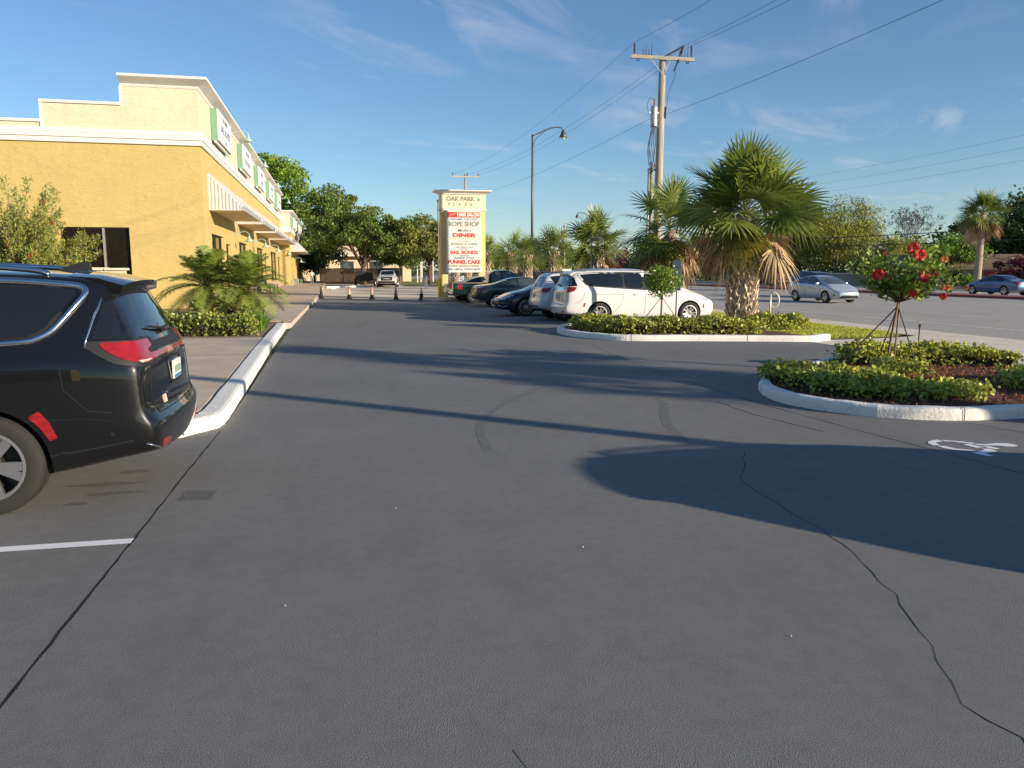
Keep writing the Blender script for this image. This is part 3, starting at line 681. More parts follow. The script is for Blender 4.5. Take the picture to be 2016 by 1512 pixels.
cone(3.68, 48.2, 'd', 'plain dark cone in the middle of the asphalt edge')
cone(5.06, 46.8, 't', 'black cone with pale band and orange tip beside the plaza sign')
# ------------------------------------------------------------------ vehicles
def paint(name, c, metal=.0, rough=.35, coat=1.):
    return mat('paint_'+name, c, rough, metal=metal, coat=coat, spec=.15, coat_rough=.015)
M_tyre = mat('tyre_rubber', (.022, .021, .02), .85, bump=.5, bscale=120, bdist=.004)
M_tread = M_tyre
M_rimS = mat('rim_silver', (.62, .62, .62), .3, metal=.9)
M_rimD = mat('rim_dark', (.03, .03, .032), .5, metal=.3)
M_black = mat('black_plastic', (.014, .014, .015), .6)
M_arch = mat('wheel_arch', (.006, .006, .006), .95)
M_glass = mat('car_glass', (.010, .012, .014), .03, spec=.7, coat=.3)
M_glassl = mat('car_glass_light', (.05, .065, .07), .04, spec=.8, coat=.3)
M_chrome = mat('chrome', (.75, .75, .76), .14, metal=1.)
M_tail = mat('tail_red', (.19, .006, .008), .15, coat=1., spec=.5, col2=(.36, .012, .014), vscale=26, stretch=(.6, .6, 2.5), bump=.25, bscale=90)
M_tailw = mat('tail_clear', (.62, .52, .5), .15, coat=1.)
M_head = mat('headlamp_glass', (.55, .57, .6), .12, metal=.35, coat=1.)
M_seam = mat('panel_gap', (.006, .006, .006), .9)
M_plate = mat('licence_plate', (.68, .70, .66), .5, var=.12, vscale=30)
M_amber = mat('amber_lens', (.55, .16, .02), .2, coat=1.)

def rotZ(a): return Matrix.Rotation(a, 4, 'Z')
_wh = {}
def wheel_data(style, r, wd, rimr):
    key = (style, round(r, 3), round(rimr, 3))
    if key in _wh: return _wh[key]
    fn = lambda a, b, c: (a, c, b)       # lathe axis along y
    t = MB(); h = wd/2
    prof = [(rimr*.96, -h), (rimr+.012, -h), (r*.93, -h*.98), (r*.985, -h*.82), (r, -h*.6), (r, -h*.22), (r-.008, -h*.2), (r-.008, -h*.12), (r, -h*.1), (r, h*.1), (r-.008, h*.12), (r-.008, h*.2), (r, h*.22), (r, h*.6), (r*.985, h*.82), (r*.95, h*.95), (rimr+.03, h), (rimr+.008, h*.96), (rimr*.96, h*.9)]
    t.lathe([(a, -b) for a, b in prof], 44, fn=fn, cap=False)
    me = mk('t', t.V, t.F, M_tyre, smooth=True)
    m = MB(); mi = []
    def add(fnc, idx):
        n0 = len(m.F); fnc(); mi.extend([idx]*(len(m.F)-n0))
    # outer face at y = -h (negative y is outside)
    add(lambda: m.lathe([(rimr+.006, -h*.97), (rimr+.006, -h*.9), (rimr*.93, -h*.8), (rimr*.9, h*.2), (.001, h*.2)][::-1], 36, fn=fn, cap=False), 1)
    add(lambda: m.lathe([(rimr+.008, -h*.86), (rimr+.008, -h*.985), (rimr-.012, -h*1.0), (rimr-.02, -h*.86)], 40, fn=fn, cap=False), 0)
    def spoke(a, w0, w1, y0, y1, r0, r1):
        M = Matrix.Rotation(a, 4, 'Y')
        P = [(r0, y0, -w0), (r0, y0, w0), (r1, y1, w1), (r1, y1, -w1)]
        V = [tuple(M @ Vector(p)) for p in P]+[tuple(M @ (Vector(p)+Vector((0, .03, 0)))) for p in P]
        m.add(V, [(0, 1, 2, 3), (7, 6, 5, 4), (0, 4, 5, 1), (1, 5, 6, 2), (2, 6, 7, 3), (3, 7, 4, 0)])
    ns = {'five': 5, 'ten': 10, 'split': 5, 'multi': 14, 'steel': 8, 'wide': 5}[style]
    for i in range(ns):
        a = 2*math.pi*i/ns+.2
        if style == 'split':
            for da in (-.17, .17): add(lambda: spoke(a+da, .026, .034, -h*.80, -h*.95, .06, rimr-.008), 0)
            add(lambda: spoke(a, .03, .045, -h*.62, -h*.8, .06, rimr-.01), 1)
        elif style == 'wide':
            for da in (-.26, .26): add(lambda: spoke(a+da, .03, .026, -h*.75, -h*.93, .05, rimr-.008), 0)
        elif style == 'multi':
            add(lambda: spoke(a, .009, .012, -h*.78, -h*.95, .05, rimr-.008), 0)
        elif style == 'steel': add(lambda: spoke(a, .03, .04, -h*.55, -h*.6, .08, rimr-.02), 0)
        else:
            w_ = .045 if ns == 5 else .018
            add(lambda: spoke(a, w_, w_*.9, -h*.74, -h*.94, .05, rimr-.008), 0)
    add(lambda: m.lathe([(.001, -h*.86), (.05, -h*.86), (.075, -h*.72), (.075, -h*.3)], 14, fn=fn), 0)
    add(lambda: m.lathe([(.001, -h*.9), (.028, -h*.885), (.03, -h*.8)], 12, fn=fn), 1)
    o2 = mk('r', m.V, m.F, mats=[M_rimS, M_rimD], mi=mi)
    d = (me.data, o2.data); bpy.data.objects.remove(me); bpy.data.objects.remove(o2)
    _wh[key] = d; return d
def add_wheel(root, style, x, y, r, wd, rimr):
    td, rd = wheel_data(style, r, wd, rimr)
    o = bpy.data.objects.new('wheel', td); COL.objects.link(o); o.parent = root
    o.location = (x, y, r); o.rotation_euler = (0, 0, 0 if y < 0 else math.pi)
    q = bpy.data.objects.new('rim', rd); COL.objects.link(q); q.parent = o
    return o

def resample(poly, d):
    out = []; n = len(poly)
    for i in range(n):
        a = Vector(poly[i]); b = Vector(poly[(i+1) % n]); k = max(1, int((b-a).length/d))
        for j in range(k): out.append(tuple(a+(b-a)*j/k))
    return out
def rounded(poly, f=.22, it=2):
    for _ in range(it):
        o = []; n = len(poly)
        for i in range(n):
            a = Vector(poly[i]); b = Vector(poly[(i+1) % n]); o += [tuple(a+(b-a)*f), tuple(b+(a-b)*f)]
        poly = o; f = .25
    return poly
class Car:
    def __init__(s, S, root, pmat, sub=2):
        s.S = S; s.root = root; s.L = S['L']; s.W = S['W']; s.pm = pmat
        top, belt, bot, yw, yr = [cr(S[k]) for k in ('top', 'belt', 'bot', 'yw', 'yr')]
        ro, fo = cr(S['rear']), cr(S['front']); L_ = s.L; hw = s.W/2
        xs = S.get('xs') or sorted({0., .12, .3, .55} | set(np.round(np.arange(.85, L_-.8, .32), 2)) | {L_-.55, L_-.3, L_-.12, L_} | set(S.get('xa', [])))
        zr_, zf_ = S.get('zoneR', .8), S.get('zoneF', .7)
        rings = []
        def ring(x, ys=1., bulge=0.):
            t, b, k = top(x), belt(x), bot(x); w_ = yw(x)*hw; r_ = yr(x)
            cw = S.get('crown', .06)*min(1, r_/.5)
            e = max(t-cw, b+.03)
            g0 = (.955*w_, b+.015); g1 = (min(r_, .95*w_), max(e, b+.02)); q = b-k
            Ls = [(0, k), (.86*w_, k), (.965*w_, k+.07), (.985*w_, k+.22*q), (.995*w_, k+.34*q), (1.0*w_, k+.45*q), (1.0*w_, k+.62*q), (.997*w_, k+.80*q), (.99*w_, b-.06), g0,
                  (g0[0]+(g1[0]-g0[0])*.5+.018*min(1, (g1[1]-g0[1])/.3), (g0[1]+g1[1])/2), g1, (g1[0]*.80, g1[1]+(t-g1[1])*.70), (0, max(t, g1[1]+.005))]
            out = []
            wR = max(0, 1-x/zr_)**1.3; wF = max(0, 1-(L_-x)/zf_)**1.3
            for (y, z) in Ls:
                xx = x+wR*ro(z)-wF*fo(z)+bulge
                out.append((xx, y*ys, z))
            return out
        bR, bF = S.get('bulgeR', .05), S.get('bulgeF', .12)
        for q in (0., .38, .7): rings.append(ring(0, q, -bR*(1-q*q)))
        for x in xs: rings.append(ring(x))
        for q in (.7, .38, 0.): rings.append(ring(L_, q, bF*(1-q*q)))
        n = 14; m = 26; V = []; F = []
        for rg_ in rings:
            V += rg_ + [(p[0], -p[1], p[2]) for p in rg_[12:0:-1]]
        for i in range(len(rings)-1):
            for k in range(m): F.append((i*m+k, i*m+(k+1) % m, (i+1)*m+(k+1) % m, (i+1)*m+k))
        o = mk('body', V, F, mats=[pmat, M_arch], smooth=True)
        bm = bmesh.new(); bm.from_mesh(o.data)
        bm.verts.ensure_lookup_table(); cl = bm.edges.layers.float.new('crease_edge'); nr_ = len(rings)
        for ed in bm.edges:
            a_, b_ = ed.verts[0].index, ed.verts[1].index
            if a_ % m == b_ % m and a_//m != b_//m:
                if a_ % m in (9, 17): ed[cl] = .45
                if a_ % m in (11, 15): ed[cl] = .4
            if a_//m == b_//m and a_//m in (3, nr_-4): ed[cl] = S.get('endcrease', .25)
        bmesh.ops.remove_doubles(bm, verts=bm.verts, dist=1e-4)
        bmesh.ops.recalc_face_normals(bm, faces=bm.faces)
        bm.to_mesh(o.data); bm.free()
        md = o.modifiers.new('s', 'SUBSURF'); md.levels = md.render_levels = sub
        r = S['wr']; ra = r*S.get('arch', 1.13); cut = MB()
        for x in S['wx']:
            for sd in (-1, 1):
                cut.lathe([(ra, -.17), (ra, .4)], 40, fn=lambda a, b, c, x=x, sd=sd: (x+a, sd*(hw-.12)+c*(1 if sd > 0 else -1), r+b*1.0))
        for bx in S.get('cut', []): cut.box(*bx)
        co = mk('cut', cut.V, cut.F, M_arch)
        bm = bmesh.new(); bm.from_mesh(co.data); bmesh.ops.recalc_face_normals(bm, faces=bm.faces); bm.to_mesh(co.data); bm.free()
        b_ = o.modifiers.new('b', 'BOOLEAN'); b_.object = co; b_.operation = 'DIFFERENCE'; b_.solver = 'EXACT'; b_.material_mode = 'TRANSFER'
        dg = bpy.context.evaluated_depsgraph_get()
        me = bpy.data.meshes.new_from_object(o.evaluated_get(dg)); o.modifiers.clear(); o.data = me
        bpy.data.objects.remove(co)
        me.polygons.foreach_set('use_smooth', np.ones(len(me.polygons), dtype=bool))
        try: me.set_sharp_from_angle(angle=R(42))
        except Exception: pass
        o.parent = root; s.body = o
        bm = bmesh.new(); bm.from_mesh(me); s.bvh = BVHTree.FromBMesh(bm); bm.free()
        for x in S['wx']:
            for sd in (-1, 1): add_wheel(root, S.get('rim', 'five'), x, sd*(hw-.125), r, S.get('tw', .215), S.get('rr', r*.66))
    # projections: (u,v) -> ray
    def side(s, sd): return lambda u, v: ((u, sd*3, v), (0, -sd, 0))
    def rear(s): return lambda u, v: ((-3, u, v), (1, 0, 0))
    def front(s): return lambda u, v: ((s.L+3, u, v), (-1, 0, 0))
    def topp(s): return lambda u, v: ((u, v, 4), (0, 0, -1))
    def corner(s, cx, cy, sd, fr=False):
        def f(u, v):
            a = R(u); d = Vector((math.cos(a)*(1 if fr else -1), sd*math.sin(a), 0)); o = Vector((cx, sd*cy, v))+d*4
            return (tuple(o), tuple(-d))
        return f
    def hit(s, pr, u, v, off):
        o, d = pr(u, v); h = s.bvh.ray_cast(Vector(o), Vector(d))
        if h[0] is None: return None
        nrm = h[1] if h[1].dot(Vector(d)) < 0 else -h[1]
        return h[0]+nrm*off, nrm
    def patch(s, name, poly, pr, m, off=.004, d=.06, rnd=0., skirt=.012, parent=None, sc=1., it=2):
        """a fitted panel (glass, lamp, badge) following the body surface; u may be degrees (sc = metres per unit)"""
        if rnd: poly = rounded(poly, rnd, it)
        P = resample([(a*sc, b) for a, b in poly], d)
        n = len(P); xs = [p[0] for p in P]; ys = [p[1] for p in P]; pts = list(P)
        for gx in np.arange(min(xs)+d, max(xs), d*1.5):
            for gy in np.arange(min(ys)+d, max(ys), d*1.5):
                if inside(P, gx, gy) and min((gx-p[0])**2+(gy-p[1])**2 for p in P) > (d*.6)**2: pts.append((gx, gy))
        r = geometry.delaunay_2d_cdt([Vector(p) for p in pts], [(i, (i+1) % n) for i in range(n)], [], 1, 1e-5)
        V = []; ok = []; NR = []
        for v in r[0]:
            h = s.hit(pr, v[0]/sc, v[1], off); ok.append(h is not None)
            V.append(tuple(h[0]) if h else (0, 0, 0)); NR.append(h[1] if h else Vector((0, 0, 1)))
        F = [tuple(f) for f in r[2] if all(ok[i] for i in f)]
        if not F: return None
        # skirt
        ec = {}
        for f in F:
            for i in range(len(f)):
                e = (f[i], f[(i+1) % len(f)]); ec[tuple(sorted(e))] = ec.get(tuple(sorted(e)), []) + [e]
        base = len(V); mp = {}
        for k, es in ec.items():
            if len(es) == 1:
                a, b = es[0]
                for q in (a, b):
                    if q not in mp:
                        mp[q] = len(V); V.append(tuple(Vector(V[q])-NR[q]*(off+skirt)))
                F.append((b, a, mp[a], mp[b]))
        o = mk(name, V, F, m, parent or s.root, smooth=True)
        bm = bmesh.new(); bm.from_mesh(o.data)
        used = [v for v in bm.verts if not v.link_faces]; bmesh.ops.delete(bm, geom=used, context='VERTS')
        bmesh.ops.recalc_face_normals(bm, faces=bm.faces)
        # make sure the sheet faces outwards
        if bm.faces:
            bm.faces.ensure_lookup_table(); f = max(bm.faces, key=lambda f: f.calc_area()); c = f.calc_center_median()
            hn = s.bvh.find_nearest(c)[1]
            if hn is not None and f.normal.dot(hn) < 0: bmesh.ops.reverse_faces(bm, faces=bm.faces)
        bm.to_mesh(o.data); bm.free()
        try: o.data.set_sharp_from_angle(angle=R(50))
        except Exception: pass
        return o
    def trim(s, name, poly, pr, m, rad=.008, off=.002, d=.05, rnd=0., closed=True, parent=None, sc=1., it=2, flat=1.):
        if rnd: poly = rounded(poly, rnd, it)
        if closed: P = resample([(a*sc, b) for a, b in poly], d)
        else:
            P = []
            for a, b in zip(poly[:-1], poly[1:]):
                a = Vector((a[0]*sc, a[1])); b = Vector((b[0]*sc, b[1])); k = max(1, int((b-a).length/d))
                P += [tuple(a+(b-a)*j/k) for j in range(k)]
            P.append((poly[-1][0]*sc, poly[-1][1]))
        pts = [s.hit(pr, u/sc, v, off) for u, v in P]; pts = [p[0] for p in pts if p]
        if len(pts) < 2: return None
        mb = MB(); mb.tube(pts, rad, 6, closed=closed); return mb.build(name, m, parent or s.root, smooth=True)
    def both(s, fn):
        for sd in (-1, 1): fn(sd)
    def mirror(s, x, z, m=None, y=None):
        for sd in (-1, 1):
            h = s.hit(s.side(sd), x, z, 0); yy = abs(h[0].y) if h else s.W/2*.9
            mb = MB(); a = yy-.02; b = yy+.20
            prof = [(.0, .0), (.03, .06), (.075, .085), (.11, .08), (.115, .02)]
            V = []
            for q, sc_ in ((a+.07, .8), (a+.1, 1.), (b-.04, .95), (b, .6)):
                V += [(x+dx, sd*q, z+dz*sc_) for dx, dz in ((.07, -.075), (.10, -.02), (.085, .06), (.02, .085), (-.03, .07), (-.035, -.06))]
            F = [(i*6+k, i*6+(k+1) % 6, (i+1)*6+(k+1) % 6, (i+1)*6+k) for i in range(3) for k in range(6)]+[(5, 4, 3, 2, 1, 0), tuple(range(18, 24))]
            mb.add(V, F); mb.tube([(x+.03, sd*a, z-.04), (x+.03, sd*(a+.09), z-.02)], .025, 6)
            o = mb.build('mirror', m or s.pm, s.root)
            bm = bmesh.new(); bm.from_mesh(o.data); bmesh.ops.recalc_face_normals(bm, faces=bm.faces); bm.to_mesh(o.data); bm.free()
            md = o.modifiers.new('b', 'BEVEL'); md.width = .02; md.segments = 3
    def handle(s, x, z, m=None):
        for sd in (-1, 1):
            pts = [s.hit(s.side(sd), x+dx, z, o) for dx, o in ((-.1, .0), (-.07, .025), (0, .03), (.07, .025), (.1, .0))]
            pts = [p[0] for p in pts if p]
            if len(pts) == 5: mb = MB(); mb.tube(pts, [.012, .017, .017, .017, .012], 6); mb.build('door_handle', m or s.pm, s.root, smooth=True)
    def plate(s, y, z, rear=True, blue=False):
        pr = s.rear() if rear else s.front(); h = s.hit(pr, y, z, .0)
        if not h: return
        x = h[0].x; sg = -1 if rear else 1; mb = MB(); M = Matrix.Translation((x+sg*.012, y, z))
        mb.box(-.008, .008, -.155, .155, -.077, .077, M); o = mb.build('licence_plate', M_plate, s.root, bevel=.004)
        q = MB(); q.box(-.0095*1, .0095, -.15, .15, -.072, -.045, M); q.build('plate_band', mat('plate_blue', (.06, .2, .45), .5), o)
        q = MB()
        for k in range(6): q.box(-.0095, .0095, -.125+k*.043, -.125+k*.043+.026, -.03, .03, M)
        q.build('plate_lettering', mat('plate_green', (.12, .25, .16), .5), o)
    def glass_side(s, polys, m=None, trimm=None, rnd=.13, rad=.007):
        for sd in (-1, 1):
            for p in polys:
                o = s.patch('window', p, s.side(sd), m or M_glass, rnd=rnd, d=.07)
                if o and trimm: s.trim('window_trim', p, s.side(sd), trimm, rad, rnd=rnd, parent=o)
    def seams(s, lines, rad=.0045):
        for sd in (-1, 1):
            for ln in lines: s.trim('door_gap', ln, s.side(sd), M_seam, rad, 0., closed=False, d=.06)
    def underside(s):
        mb = MB(); mb.box(.95, s.L-.7, -s.W/2+.25, s.W/2-.25, .19, .3); mb.build('underbody', M_arch, s.root)

MINIVAN = dict(L=5.18, W=2.02, top=[(0, 1.70), (.3, 1.735), (1.5, 1.78), (2.7, 1.765), (3.2, 1.69), (4.15, 1.19), (4.6, 1.07), (4.95, .95), (5.18, .80)],
  belt=[(0, 1.10), (.6, 1.14), (2.5, 1.10), (3.8, 1.04), (4.3, 1.0), (4.8, .90), (5.18, .72)], bot=[(0, .36), (.35, .31), (.75, .22), (4.5, .21), (5.18, .24)],
  yw=[(0, .90), (.12, .945), (.4, .985), (.9, 1.), (4.2, 1.), (4.7, .95), (5.0, .86), (5.18, .74)], yr=[(0, .60), (.3, .67), (1.5, .70), (2.8, .68), (3.4, .66), (4.1, .78), (4.8, .74), (5.18, .58)],
  rear=[(.3, .07), (.45, .0), (.62, .0), (.68, .065), (.95, .085), (1.05, .09), (1.25, .155), (1.6, .36), (1.75, .40)], front=[(.2, .12), (.4, .0), (.65, .0), (.8, .06), (1.0, .22)], zoneR=.9, zoneF=.6,
  wx=(1.13, 4.22), wr=.365, rr=.245, tw=.235, arch=1.14, rim='five', crown=.055, bulgeR=.06, bulgeF=.10)
SUV = dict(L=4.62, W=1.84, top=[(0, 1.60), (.25, 1.66), (1.4, 1.70), (2.4, 1.66), (2.8, 1.57), (3.55, 1.12), (4.2, 1.0), (4.5, .90), (4.62, .76)],
  belt=[(0, 1.06), (2, 1.03), (3.4, .98), (4.1, .93), (4.62, .72)], bot=[(0, .42), (.4, .34), (.8, .24), (4.0, .24), (4.62, .32)],
  yw=[(0, .87), (.15, .94), (.5, 1.), (3.8, 1.), (4.3, .93), (4.62, .74)], yr=[(0, .56), (.3, .61), (1.5, .64), (2.5, .62), (3.0, .62), (3.6, .74), (4.3, .70), (4.62, .52)],
  rear=[(.35, .08), (.5, .0), (.68, .0), (.75, .05), (1.05, .10), (1.25, .18), (1.6, .36)], front=[(.25, .1), (.5, .0), (.7, .02), (.95, .18)],
  wx=(.86, 3.5), wr=.35, rr=.225, arch=1.15, rim='five', bulgeR=.05)
SEDAN = dict(L=4.88, W=1.84, top=[(0, 1.0), (.12, 1.04), (.75, 1.09), (1.0, 1.13), (1.75, 1.40), (2.4, 1.455), (2.8, 1.42), (3.65, 1.03), (4.35, .90), (4.7, .76), (4.88, .64)],
  belt=[(0, .90), (.9, .95), (3.4, .91), (4.1, .84), (4.88, .58)], bot=[(0, .36), (.4, .28), (.8, .2), (4.3, .2), (4.88, .24)],
  yw=[(0, .84), (.15, .92), (.6, 1.), (4.0, 1.), (4.5, .92), (4.88, .70)], yr=[(0, .60), (.6, .66), (1.0, .60), (1.7, .56), (2.5, .56), (2.9, .58), (3.6, .72), (4.4, .68), (4.88, .46)],
  rear=[(.3, .1), (.5, .0), (.68, .0), (.8, .04), (1.0, .08)], front=[(.2, .14), (.42, .0), (.6, .0), (.8, .12)],
  wx=(1.03, 3.85), wr=.335, rr=.225, arch=1.13, rim='ten', bulgeR=.07, bulgeF=.11, crown=.05)
HATCH = dict(L=4.48, W=1.745, top=[(0, 1.10), (.1, 1.15), (.5, 1.29), (1.2, 1.43), (1.85, 1.49), (2.3, 1.47), (2.75, 1.36), (3.65, .98), (4.1, .84), (4.4, .70), (4.48, .62)],
  belt=[(0, 1.0), (1., .99), (3.2, .93), (3.9, .84), (4.48, .56)], bot=[(0, .36), (.4, .26), (.8, .18), (4.0, .18), (4.48, .2)],
  yw=[(0, .84), (.15, .92), (.6, 1.), (3.7, 1.), (4.15, .91), (4.48, .70)], yr=[(0, .58), (.6, .58), (1.3, .55), (2.2, .55), (2.8, .58), (3.5, .70), (4.1, .66), (4.48, .46)],
  rear=[(.3, .08), (.5, .0), (.9, .02), (1.1, .1)], front=[(.2, .1), (.38, .0), (.55, .0), (.75, .14)],
  wx=(.86, 3.56), wr=.318, rr=.21, arch=1.12, rim='five', bulgeF=.12)
PICKUP = dict(L=5.3, W=1.95, top=[(0, 1.12), (1.9, 1.12), (1.98, 1.55), (2.15, 1.74), (3.0, 1.78), (3.3, 1.70), (3.9, 1.26), (4.8, 1.16), (5.2, 1.06), (5.3, .92)],
  belt=[(0, 1.04), (1.9, 1.04), (2.0, 1.14), (3.8, 1.10), (4.8, 1.02), (5.3, .82)], bot=[(0, .46), (.9, .36), (4.6, .34), (5.3, .40)],
  yw=[(0, .96), (.2, 1.), (4.7, 1.), (5.1, .94), (5.3, .84)], yr=[(0, .88), (1.9, .88), (2.0, .66), (2.3, .66), (3.0, .66), (3.4, .68), (4.0, .84), (4.9, .82), (5.3, .7)],
  rear=[(.3, .02), (.6, 0), (1.1, .02)], front=[(.3, .08), (.5, 0), (.9, .02), (1.1, .1)], zoneR=.4, xs=[0, .06, .3, .8, 1.3, 1.84, 1.9, 1.97, 2.05, 2.2, 2.6, 3.0, 3.3, 3.6, 3.9, 4.3, 4.8, 5.1, 5.24, 5.3],
  wx=(1.1, 4.4), wr=.385, rr=.22, arch=1.12, rim='steel', bulgeR=.01, bulgeF=.07, cut=[(.1, 1.84, -.72, .72, .75, 1.6)])
def place(name, label, S, pmat, pos, heading, group=None, sub=2, **kw):
    """pos = ground point of the car's centre; heading = direction of the nose (radians from +X)"""
    S = dict(S, **kw)
    t = thing(name, label, 'car', (pos[0]-math.cos(heading)*S['L']/2, pos[1]-math.sin(heading)*S['L']/2, 0), heading, group)
    c = Car(S, t, pmat, sub); c.underside(); return c

def minivan_details(c, hero=False):
    q = [(.535, 1.585), (.56, 1.61), (.95, 1.645), (1.95, 1.66), (1.95, 1.195), (1.05, 1.26), (.84, 1.275), (.73, 1.33)]
    mid = [(1.99, 1.66), (2.62, 1.655), (2.62, 1.155), (1.99, 1.19)]
    fd = [(2.68, 1.65), (2.98, 1.615), (3.42, 1.40), (3.86, 1.14), (3.80, 1.10), (2.68, 1.15)]
    ch = [(.47, 1.585), (.51, 1.635), (.95, 1.675), (1.95, 1.69), (2.75, 1.675), (3.02, 1.64), (3.46, 1.41), (3.93, 1.12), (3.84, 1.075), (2.6, 1.125), (1.95, 1.165), (1.05, 1.23), (.80, 1.245), (.67, 1.31)]
    c.both(lambda s: c.patch('window_surround', ch, c.side(s), M_black, off=.001, rnd=.1, d=.08))
    c.glass_side([q, mid, fd], rnd=.14)
    if hero: c.both(lambda s: c.trim('window_chrome', ch, c.side(s), M_chrome, .026, .002, rnd=.16))
    else: c.both(lambda s: c.trim('window_trim', ch, c.side(s), M_chrome, .009, .002, rnd=.1))
    c.patch('rear_window', [(-.62, 1.575), (.62, 1.575), (.70, 1.235), (-.70, 1.235)], c.rear(), M_glass, rnd=.08, d=.07)
    for s in (-1, 1):
        c.patch('pillar_glass', [(35, 1.53), (60, 1.52), (74, 1.25), (36, 1.245)], c.corner(.60, .30, s), M_glass, sc=.014, rnd=.06, d=.05)
        if hero: c.trim('pillar_chrome', [(60, 1.56), (70, 1.40), (76, 1.25), (77, 1.19)], c.corner(.60, .3, s), M_chrome, .008, .002, sc=.014, closed=False)
    if hero:
        for s in (-1, 1):
            o = c.patch('tail_lamp_housing', [(14, 1.235), (78, 1.235), (77, 1.19), (62, 1.07), (46, 1.035), (14, 1.075)], c.corner(.60, .30, s), M_black, off=.006, sc=.014, rnd=.05, d=.04)
            c.patch('tail_lamp', [(26, 1.225), (69, 1.222), (67, 1.18), (58, 1.10), (44, 1.06), (14, 1.085), (14, 1.118), (32, 1.12), (35, 1.15), (24, 1.17)], c.corner(.60, .30, s), M_tail, off=.012, sc=.014, rnd=.06, d=.03, parent=o)
            c.patch('reverse_lamp', [(36, 1.083), (50, 1.085), (48, 1.068), (34, 1.075)], c.corner(.60, .30, s), M_tailw, off=.016, sc=.014, d=.02, parent=o)
        c.patch('light_bar', [(-.62, 1.12), (.62, 1.12), (.62, 1.085), (-.62, 1.085)], c.rear(), M_tail, off=.010, d=.05)
        c.patch('hatch_strip', [(-.62, 1.20), (.62, 1.20), (.62, 1.13), (-.62, 1.13)], c.rear(), M_black, off=.006, d=.05)
    else:
        for s in (-1, 1):
            c.patch('tail_lamp', [(20, 1.20), (62, 1.225), (72, 1.21), (64, 1.09), (48, 1.035), (22, 1.06)], c.corner(.60, .30, s), M_tail, off=.012, sc=.014, rnd=.08, d=.04)
        c.patch('hatch_strip', [(-.5, 1.20), (.5, 1.20), (.5, 1.11), (-.5, 1.11)], c.rear(), M_chrome, off=.008, d=.05)
    c.plate(0, .93)
    # recess around the plate
    c.trim('plate_recess', [(-.27, 1.04), (.27, 1.04), (.22, .83), (-.22, .83)], c.rear(), M_seam, .006, rnd=.1)
    c.trim('hatch_gap', [(-.74, 1.22), (-.76, 1.05), (-.76, .76), (-.70, .67), (.70, .67), (.76, .76), (.76, 1.05), (.74, 1.22)], c.rear(), M_seam, .005, 0, closed=False)
    # spoiler
    mb = MB(); ys = np.linspace(-.60, .60, 13); V = []; n = 6; ok = []
    for y in ys:
        k = (abs(y)/.60)**3; xf = .62; bk = .20+.05*k
        zf = c.hit(c.topp(), xf, y, .0)[0].z; zb = 1.672-.035*k
        V += [(xf, y, zf+.004), (.42, y, (zf+zb)/2+.02), (bk, y, zb), (bk+.004, y, zb-.045), (.34, y, zb-.075), (xf, y, zf-.12)]
    F = [(i*n+k, i*n+(k+1) % n, (i+1)*n+(k+1) % n, (i+1)*n+k) for i in range(12) for k in range(n)]+[tuple(range(n)), tuple(range(13*n-1, 12*n-1, -1))]
    mb.add(V, F); o = mb.build('spoiler', c.pm, c.root, smooth=True)
    bm = bmesh.new(); bm.from_mesh(o.data); bmesh.ops.recalc_face_normals(bm, faces=bm.faces); bm.to_mesh(o.data); bm.free(); o.data.set_sharp_from_angle(angle=R(40))
    for s in (-1, 1):
        P = [c.hit(c.topp(), x, s*.60, o_) for x, o_ in ((.75, .005), (.9, .035), (1.6, .05), (2.4, .045), (2.75, .005))]
        mb = MB(); mb.tube([tuple(p) for p in smooth_path([p[0] for p in P if p], 5)], .021, 8); mb.build('roof_rail', M_chrome if hero else M_chrome, c.root, smooth=True)
    h = c.hit(c.topp(), .78, 0, 0)
    if h:
        z = h[0].z; mb = MB()
        V = [(.62, -.03, z), (.62, .03, z), (.90, .012, z), (.90, -.012, z), (.635, -.012, z+.075), (.635, .012, z+.075), (.70, .010, z+.07), (.70, -.010, z+.07)]
        mb.add(V, [(0, 1, 5, 4), (4, 5, 6, 7), (6, 5, 1, 2), (4, 7, 3, 0), (7, 6, 2, 3)]); o = mb.build('antenna_fin', M_black, c.root)
    c.seams([[(.62, 1.08), (.60, .9), (.45, .74), (.30, .72)], [(1.9, 1.12), (1.92, .9), (1.80, .62), (1.62, .42), (1.5, .33)], [(2.66, 1.12), (2.67, .8), (2.65, .35)], [(3.92, 1.1), (3.98, .8), (3.86, .5), (3.8, .33)], [(1.0, 1.0), (1.9, .985)]])
    c.handle(2.35, .98); c.handle(2.85, .98); c.mirror(3.62, 1.12)
    for s in (-1, 1):
        c.patch('wheel_arch_lip', [(.62, .60), (.655, .60), (.65, .45), (.70, .3), (.665, .3), (.61, .45)], c.side(s), c.pm, off=.002, d=.05)
        c.patch('side_marker', [(1.13-r_*math.cos(R(a_)), .365+r_*math.sin(R(a_))) for r_, a_ in ((.455, 50), (.455, 36), (.455, 22), (.51, 22), (.525, 36), (.535, 47))] if hero else [(.60, .72), (.66, .72), (.62, .60), (.58, .60)], c.side(s), M_tail, off=.006, d=.03, rnd=.06)
        c.patch('side_marker', [(4.70, .66), (4.76, .64), (4.77, .52), (4.71, .52)], c.side(s), M_tail, off=.006, d=.03, rnd=.06)
        c.patch('headlamp', [(42, .86), (72, .93), (80, .91), (66, .78), (44, .74)], c.corner(4.3, .25, s, True), M_head, sc=.013, rnd=.08, d=.04)
        c.patch('reflector', [(24, .46), (38, .475), (38, .405), (24, .405)], c.corner(.60, .3, s), M_tail, off=.006, sc=.014, rnd=.06, d=.03)
        c.trim('bumper_strip', [(4, .36), (20, .37), (38, .40), (50, .47)], c.corner(.60, .3, s), M_chrome, .008, .004, sc=.014, closed=False)
